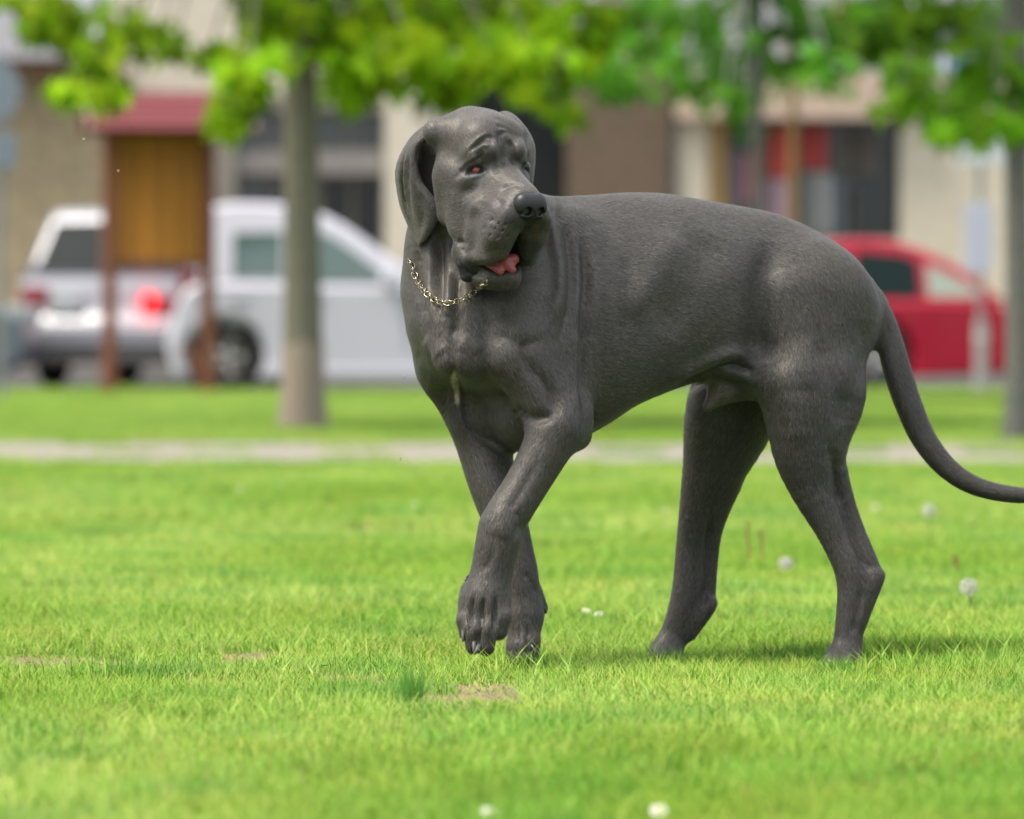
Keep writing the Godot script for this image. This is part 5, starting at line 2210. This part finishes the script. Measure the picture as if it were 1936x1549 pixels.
	ca.add_child(l)
	l.position = Vector3(-2.24, 0.84, 0.42)
	l.light_color = Color(1, 0.08, 0.08)
	l.light_energy = 0.03
	l.omni_range = 8.0
	l.omni_attenuation = 2.0
	l.light_size = 0.09
	l.shadow_enabled = true
	# red hatchback on the right, seen side-on
	var zc := CAM_D - 52.2
	var dull_glass := mat(lin(0.010, 0.022, 0.022), 0.12, 0.0, 0.22)
	var fast := {
		"width": 1.76, "paint": red, "wheel": 0.31, "wheels": [1.75, -0.74], "under": 0.11, "sill": red, "belt": 0.80, "roof": 1.42, "tumble": 0.24, "rim": alloy, "glass": dull_glass,
		"body": [[2.5, 0.14], [2.6, 0.36], [2.55, 0.58], [2.3, 0.70], [1.3, 0.79], [0.7, 0.83], [-1.5, 0.84], [-1.9, 0.80], [-2.02, 0.68], [-2.04, 0.40], [-1.98, 0.14]],
		"cabin": [[0.85, 0.79], [0.32, 1.12], [-0.1, 1.36], [-0.55, 1.43], [-1.0, 1.39], [-1.45, 1.21], [-1.80, 0.97], [-1.97, 0.81]],
		"windows": [[[0.58, 0.86], [0.12, 1.15], [-0.12, 1.29], [-0.45, 1.32], [-0.45, 0.86]]],
		"screens": [[0.84, 0.81, 0.78, -0.06, 1.35, 0.64, teal, "windscreen"], [-1.93, 0.87, 0.66, -1.48, 1.20, 0.60, teal, "rear_window"]],
		"handles": [-0.32], "mirror": 0.48, "seams": [0.5, -0.50],
		"lights": [["tail_light", Vector3(-1.99, 0.70, 0.68), Vector3(0.10, 0.14, 0.3), lens], ["tail_light", Vector3(-1.99, 0.70, -0.68), Vector3(0.10, 0.14, 0.3), lens], ["headlight", Vector3(2.48, 0.58, 0.6), Vector3(0.2, 0.16, 0.36), plate], ["headlight", Vector3(2.48, 0.58, -0.6), Vector3(0.2, 0.16, 0.36), plate], ["number_plate", Vector3(-2.04, 0.5, 0), Vector3(0.03, 0.12, 0.52), plate]]}
	fast.windows.append([[-0.55, 0.86], [-0.55, 1.32], [-1.0, 1.28], [-1.14, 1.22], [-1.17, 0.86]])
	var xc := P(1910, 700, zc).x
	var cc := car("parked_car", "red fastback car parked behind the dog's rump and tail", "car", Vector3(xc - 2.02, 0.012, zc - 0.88), PI, fast)
	for e in [-1.0, 1.0]:
		obj("quarter_window", pane([[-1.24, 0.87], [-1.22, 1.20], [-1.48, 1.08], [-1.76, 0.91], [-1.78, 0.87]], e * 0.88 * 0.97, 0.80, 1.42, 0.24, 0.004), mat(lin(0.26, 0.30, 0.25), 0.15, 0.0, 0.7), cc)
	# dark car cut off by the left edge
	var zd := CAM_D - 51.5
	var edge := van.duplicate(true)
	edge.paint = blue
	edge.glass = mat(lin(0.20, 0.27, 0.27), 0.1, 0.0, 0.7)
	edge.rim = mat(lin(0.04, 0.04, 0.045), 0.5, 0.6)
	edge.screens[0][6] = edge.glass
	edge.body = [[1.84, 0.22], [1.92, 0.42], [1.88, 0.60], [1.76, 0.72], [1.1, 0.86], [0.6, 0.91], [-1.2, 0.95], [-1.55, 0.94], [-1.72, 0.86], [-1.82, 0.6], [-1.86, 0.4], [-1.80, 0.22]]
	edge.cabin = [[0.95, 0.88], [0.5, 1.14], [0.1, 1.34], [-0.3, 1.42], [-0.9, 1.45], [-1.3, 1.40], [-1.50, 1.25], [-1.58, 0.95]]
	edge.belt = 0.93
	edge.roof = 1.45
	edge.windows = [[[0.66, 0.98], [0.22, 1.22], [0.0, 1.32], [-0.42, 1.36], [-0.42, 0.98]], [[-0.54, 0.98], [-0.54, 1.36], [-1.05, 1.34], [-1.20, 0.98]]]
	edge.screens = [[0.95, 0.92, 0.80, 0.12, 1.34, 0.66, edge.glass, "windscreen"], [-1.59, 0.99, 0.78, -1.52, 1.24, 0.66, glass, "rear_window"]]
	var xd := P(52, 700, zd).x
	car("parked_car", "dark blue-grey car cut off by the left edge of the picture", "car", Vector3(xd - 1.92, 0.012, zd - 0.9), 0.0, edge)


# ---------- signs and posts ----------
func signs() -> void:
	var grey := mat(lin(0.30, 0.31, 0.32), 0.5, 0.6)
	var z := CAM_D - 44.0
	var m := 44.0 / FPX
	var f := P(2, 700, z)
	f.y = 0.0
	var t := thing("road_sign", "round blue-grey road sign with a small plate at the left edge", "road sign", f)
	var st := newst()
	tube(st, PackedVector3Array([Vector3(0, -0.1, 0), Vector3(0, P(0, 100, z).y, 0)]), PackedFloat32Array([0.03, 0.03]), 12)
	obj("pole", st.commit(), grey, t)
	var face := mottled(lin(0.19, 0.23, 0.29), 0.5, 0.1, 0.1, 2.0)
	var disc := CylinderMesh.new()
	disc.top_radius = 0.27
	disc.bottom_radius = 0.27
	disc.height = 0.02
	disc.radial_segments = 36
	obj("round_plate", disc, face, t, Vector3(-0.10, P(0, 172, z).y, 0.045)).rotation.x = PI / 2
	obj("small_plate", bevel_box(Vector3(-0.05, P(0, 286, z).y, 0.045), Vector3(0.36, 0.28, 0.02), 0.006), face, t)
	# white sign on a pole before the red car's tail
	var z2 := CAM_D - 49.5
	var f2 := P(1853, 700, z2)
	f2.y = 0.0
	var t2 := thing("street_sign", "white sign on a slim grey pole in front of the cream shop wall", "street sign", f2)
	var s2 := newst()
	tube(s2, PackedVector3Array([Vector3(0, -0.1, 0), Vector3(0, P(0, 255, z2).y, 0)]), PackedFloat32Array([0.028, 0.028]), 12)
	obj("pole", s2.commit(), grey, t2)
	obj("sign_plate", bevel_box(Vector3(0.0, P(0, 277, z2).y, 0.045), Vector3(0.44, 0.34, 0.025), 0.01), mat(lin(0.62, 0.66, 0.74), 0.4), t2)
	obj("banner", bevel_box(Vector3(-0.02, P(0, 450, z2).y, 0.045), Vector3(0.24, 0.62, 0.02), 0.005), mat(lin(0.50, 0.53, 0.68), 0.5), t2)
	# grey post at the kerb
	var z3 := CAM_D - 48.6
	var f3 := P(1856, 700, z3)
	f3.y = 0.0
	var t3 := thing("bollard", "pale grey bollard standing before the red car's rear end", "bollard", f3)
	var s3 := newst()
	tube(s3, PackedVector3Array([Vector3(0, -0.1, 0), Vector3(0, 0.60, 0), Vector3(0, 0.66, 0), Vector3(0, 0.69, 0)]), PackedFloat32Array([0.062, 0.062, 0.055, 0.03]), 18)
	obj("shaft", s3.commit(), mat(lin(0.36, 0.35, 0.36), 0.6), t3)
	var s4 := newst()
	tube(s4, PackedVector3Array([Vector3(0, 0.48, 0), Vector3(0, 0.54, 0)]), PackedFloat32Array([0.066, 0.066]), 18)
	obj("band", s4.commit(), mat(lin(0.55, 0.55, 0.56), 0.5), t3)


# ---------- buildings ----------
func wall(t: Node3D, called: String, x0: float, y0: float, x1: float, y1: float, d: float, thick: float, m: Material) -> MeshInstance3D:
	# a block whose front face, at that distance, spans those pixels of the photograph
	var z := CAM_D - d
	var a := P(x0, y0, z) - t.position
	var b := P(x1, y1, z) - t.position
	return obj(called, bevel_box(Vector3((a.x + b.x) * 0.5, (a.y + b.y) * 0.5, z - t.position.z - thick * 0.5), Vector3(absf(b.x - a.x), absf(a.y - b.y), thick), 0.008), m, t)


func glazing(t: Node3D, called: String, x0: float, y0: float, x1: float, y1: float, d: float, frame: Material, glass: Material, cols: int) -> void:
	# a window: glass set back, frame bars proud of it
	var w := wall(t, called, x0, y0, x1, y1, d + 0.25, 0.03, glass)
	var e := 5.0
	for q in [[x0, y0, x1, y0 + e], [x0, y1 - e, x1, y1], [x0, y0 + e, x0 + e, y1 - e], [x1 - e, y0 + e, x1, y1 - e]]:
		var f := wall(t, "tmp", q[0], q[1], q[2], q[3], d + 0.12, 0.1, frame)
		t.remove_child(f)
		f.name = "frame"
		var n := 0
		while w.has_node(NodePath(String(f.name))):
			n += 1
			f.name = "frame_%03d" % n
		w.add_child(f, true)
	for k in range(1, cols):
		var x := lerpf(x0, x1, float(k) / cols)
		var f := wall(t, "tmp", x - 2.5, y0 + e, x + 2.5, y1 - e, d + 0.13, 0.08, frame)
		t.remove_child(f)
		f.name = "mullion_%03d" % k
		w.add_child(f, true)


func buildings() -> void:
	var d := 66.0
	var z := CAM_D - d
	var low := 706.0
	var dark := mat(lin(0.02, 0.024, 0.026), 0.15, 0.0, 0.6)
	var grey_glass := mat(lin(0.075, 0.08, 0.085), 0.12, 0.0, 0.7)
	var frame := mat(lin(0.22, 0.21, 0.19), 0.6)
	# ochre house at the left
	var t := thing("ochre_house", "ochre plastered house with a grey roof at the left edge", "building", Vector3(P(40, 600, z + 3).x, 0, z + 3))
	var ochre := mottled(lin(0.40, 0.325, 0.20), 0.95, 0.03, 0.14, 0.35)
	wall(t, "wall", -500, 135, 196, low, d - 3, 6.0, ochre)
	wall(t, "plinth", -500, 640, 197, low, d - 3.04, 0.1, mottled(lin(0.2, 0.18, 0.16), 0.95, 0.04, 0.2, 0.5))
	wall(t, "soffit", -500, 112, 205, 133, d - 3.6, 7.0, mottled(lin(0.22, 0.12, 0.065), 0.85, 0.04, 0.2, 1.0))
	var roof := newst()
	var ra := P(-520, 111, z + 3.7) - t.position
	var rb := P(150, 111, z + 3.7) - t.position
	var rise := 1.9
	for v in [ra, Vector3(ra.x, ra.y + rise, ra.z - 3.6), Vector3(rb.x - 1.0, rb.y + rise, rb.z - 3.6), ra, Vector3(rb.x - 1.0, rb.y + rise, rb.z - 3.6), rb, rb, Vector3(rb.x - 1.0, rb.y + rise, rb.z - 3.6), rb + Vector3(0, 0, -7.2), rb + Vector3(0, 0, -7.2), Vector3(rb.x - 1.0, rb.y + rise, rb.z - 3.6), Vector3(ra.x, ra.y + rise, ra.z - 3.6), rb + Vector3(0, 0, -7.2), Vector3(ra.x, ra.y + rise, ra.z - 3.6), ra + Vector3(0, 0, -7.2), ra, ra + Vector3(0, 0, -7.2), Vector3(ra.x, ra.y + rise, ra.z - 3.6)]:
		roof.add_vertex(v)
	roof.generate_normals()
	obj("roof", roof.commit(), mottled(lin(0.20, 0.20, 0.22), 0.8, 0.06, 0.2, 1.2), t)
	# cream building with the grey shop front
	var t2 := thing("cream_building", "cream building with grey shop windows behind the tree trunk", "building", Vector3(P(500, 600, z).x, 0, z))
	var cream := mottled(lin(0.62, 0.575, 0.475), 0.95, 0.03, 0.05, 0.35)
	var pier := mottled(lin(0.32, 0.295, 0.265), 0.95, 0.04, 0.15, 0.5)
	wall(t2, "upper_wall", 200, -420, 868, 186, d, 8.0, cream)
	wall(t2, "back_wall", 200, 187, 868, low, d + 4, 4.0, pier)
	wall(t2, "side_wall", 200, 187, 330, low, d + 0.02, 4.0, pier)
	wall(t2, "pier", 398, 187, 446, low, d - 0.05, 0.6, mottled(lin(0.26, 0.24, 0.21), 0.95, 0.04, 0.15, 0.5))
	wall(t2, "pier", 728, 100, 800, low, d - 0.1, 0.6, cream)
	wall(t2, "lintel", 331, 187, 727, 208, d + 0.03, 1.0, pier)
	wall(t2, "transom", 446, 288, 727, 330, d + 0.02, 0.5, mottled(lin(0.25, 0.235, 0.225), 0.9, 0.04, 0.12, 0.5))
	wall(t2, "stall_riser", 446, 560, 727, low, d + 0.02, 0.5, pier)
	glazing(t2, "upper_window", 447, 209, 727, 287, d + 0.05, frame, grey_glass, 4)
	glazing(t2, "shop_window", 447, 331, 600, 559, d + 0.05, frame, grey_glass, 2)
	glazing(t2, "shop_window", 604, 331, 727, 559, d + 0.05, frame, dark, 2)
	glazing(t2, "shop_window", 332, 209, 397, 640, d + 0.05, frame, grey_glass, 1)
	wall(t2, "wall", 801, 187, 868, low, d + 0.02, 1.5, cream)
	# gateway and brown house
	var t3 := thing("brown_house", "dark brown house front with a near-black gateway behind the dog's head", "building", Vector3(P(1070, 600, z).x, 0, z))
	var brown := mottled(lin(0.135, 0.10, 0.07), 0.95, 0.03, 0.16, 0.4)
	wall(t3, "upper_wall", 869, -420, 1278, 118, d - 0.03, 8.0, mottled(lin(0.25, 0.22, 0.17), 0.95, 0.03, 0.1, 0.35))
	wall(t3, "wall", 1072, 119, 1278, low, d - 0.03, 2.0, brown)
	wall(t3, "gateway_wall", 869, 119, 892, low, d - 0.02, 2.0, brown)
	var gate := mottled(lin(0.010, 0.014, 0.015), 0.6, 0.04, 0.3, 0.6)
	for k in 6:
		wall(t3, "gate_board", 893 + k * 29.8 + 0.4, 119, 893 + (k + 1) * 29.8 - 0.4, low, d + 0.5, 0.1, gate)
	wall(t3, "downpipe", 1268, 119, 1277, low, d - 0.12, 0.08, mat(lin(0.05, 0.05, 0.05), 0.6))
	wall(t3, "back_wall", 893, 119, 1071, low, d + 1.5, 0.3, brown)
	# cream shop at the right
	var t4 := thing("cream_shop", "cream shop front with red posters in its window at the right", "building", Vector3(P(1600, 600, z).x, 0, z))
	var c4 := mottled(lin(0.58, 0.535, 0.42), 0.95, 0.03, 0.06, 0.35)
	var c5 := mottled(lin(0.50, 0.39, 0.31), 0.95, 0.03, 0.07, 0.35)
	wall(t4, "upper_wall", 1279, -420, 2500, 140, d, 8.0, mottled(lin(0.42, 0.43, 0.45), 0.95, 0.03, 0.08, 0.35))
	wall(t4, "fascia", 1279, 141, 1725, 224, d - 0.35, 1.2, c5)
	wall(t4, "pier", 1279, 225, 1338, low, d, 1.0, c4)
	wall(t4, "wall", 1702, 225, 2500, low, d, 1.5, c4)
	wall(t4, "wall_top", 1726, 141, 2500, 224, d - 0.01, 1.5, c4)
	wall(t4, "door_post", 1340, 226, 1372, low, d + 0.1, 0.3, mottled(lin(0.36, 0.24, 0.09), 0.7, 0.05, 0.15, 1.0))
	wall(t4, "stall_riser", 1373, 452, 1701, low, d + 0.05, 0.4, c5)
	wall(t4, "back_wall", 1279, 225, 2500, low, d + 3.0, 0.3, pier)
	glazing(t4, "shop_window", 1373, 226, 1700, 451, d + 0.05, mat(lin(0.05, 0.045, 0.04), 0.6), dark, 4)
	# posters and goods in the window
	var shades := [[1378, 285, 1408, 440, lin(0.18, 0.14, 0.17)], [1410, 290, 1440, 380, lin(0.36, 0.10, 0.12)], [1444, 240, 1492, 335, lin(0.48, 0.06, 0.045)], [1444, 338, 1492, 446, lin(0.42, 0.28, 0.33)], [1514, 238, 1562, 320, lin(0.50, 0.05, 0.045)], [1520, 326, 1572, 446, lin(0.30, 0.32, 0.31)], [1576, 340, 1612, 446, lin(0.12, 0.14, 0.16)], [1588, 250, 1660, 330, lin(0.10, 0.09, 0.075)], [1598, 350, 1622, 440, lin(0.25, 0.26, 0.25)]]
	for q in shades:
		wall(t4, "poster", q[0], q[1], q[2], q[3], d + 0.27, 0.012, mat(q[4], 0.6))
	# boards above the shop
	var sb := thing("shop_sign", "blue and white sign board high on the cream shop among the leaves", "shop sign", Vector3(P(1790, 110, z).x, P(1790, 110, z).y, z + 0.2))
	wall(sb, "white_board", 1745, 62, 1868, 142, d - 0.3, 0.08, mat(lin(0.62, 0.66, 0.72), 0.5))
	wall(sb, "blue_stripe", 1790, 70, 1828, 134, d - 0.33, 0.02, mat(lin(0.16, 0.34, 0.66), 0.5))
	for q in [[1195, 0, 1275, 48, lin(0.16, 0.55, 0.50), "turquoise panel high on the facade among the leaves", "wall_panel"], [1555, 12, 1625, 56, lin(0.62, 0.34, 0.13), "orange panel high on the shop facade among the leaves", "wall_panel"], [1065, -10, 1130, 60, lin(0.62, 0.58, 0.66), "pale lilac panel on the facade above the brown wall", "wall_panel"]]:
		var c := P((q[0] + q[2]) * 0.5, (q[1] + q[3]) * 0.5, z + 0.15)
		var w := P(q[2], q[1], z + 0.15) - P(q[0], q[3], z + 0.15)
		var o := obj(q[6], bevel_box(Vector3.ZERO, Vector3(absf(w.x), absf(w.y), 0.06), 0.01), mat(q[4], 0.5), null, c)
		tag(o, q[5], "panel", "panels on the facades")
	# pavement with its kerb
	var st := newst()
	box(st, Vector3(0, 0.03, z + 2.4), Vector3(160, 0.16, 4.6))
	struct("pavement", st.commit(), mottled(lin(0.22, 0.21, 0.2), 0.95, 0.05, 0.15, 0.6))
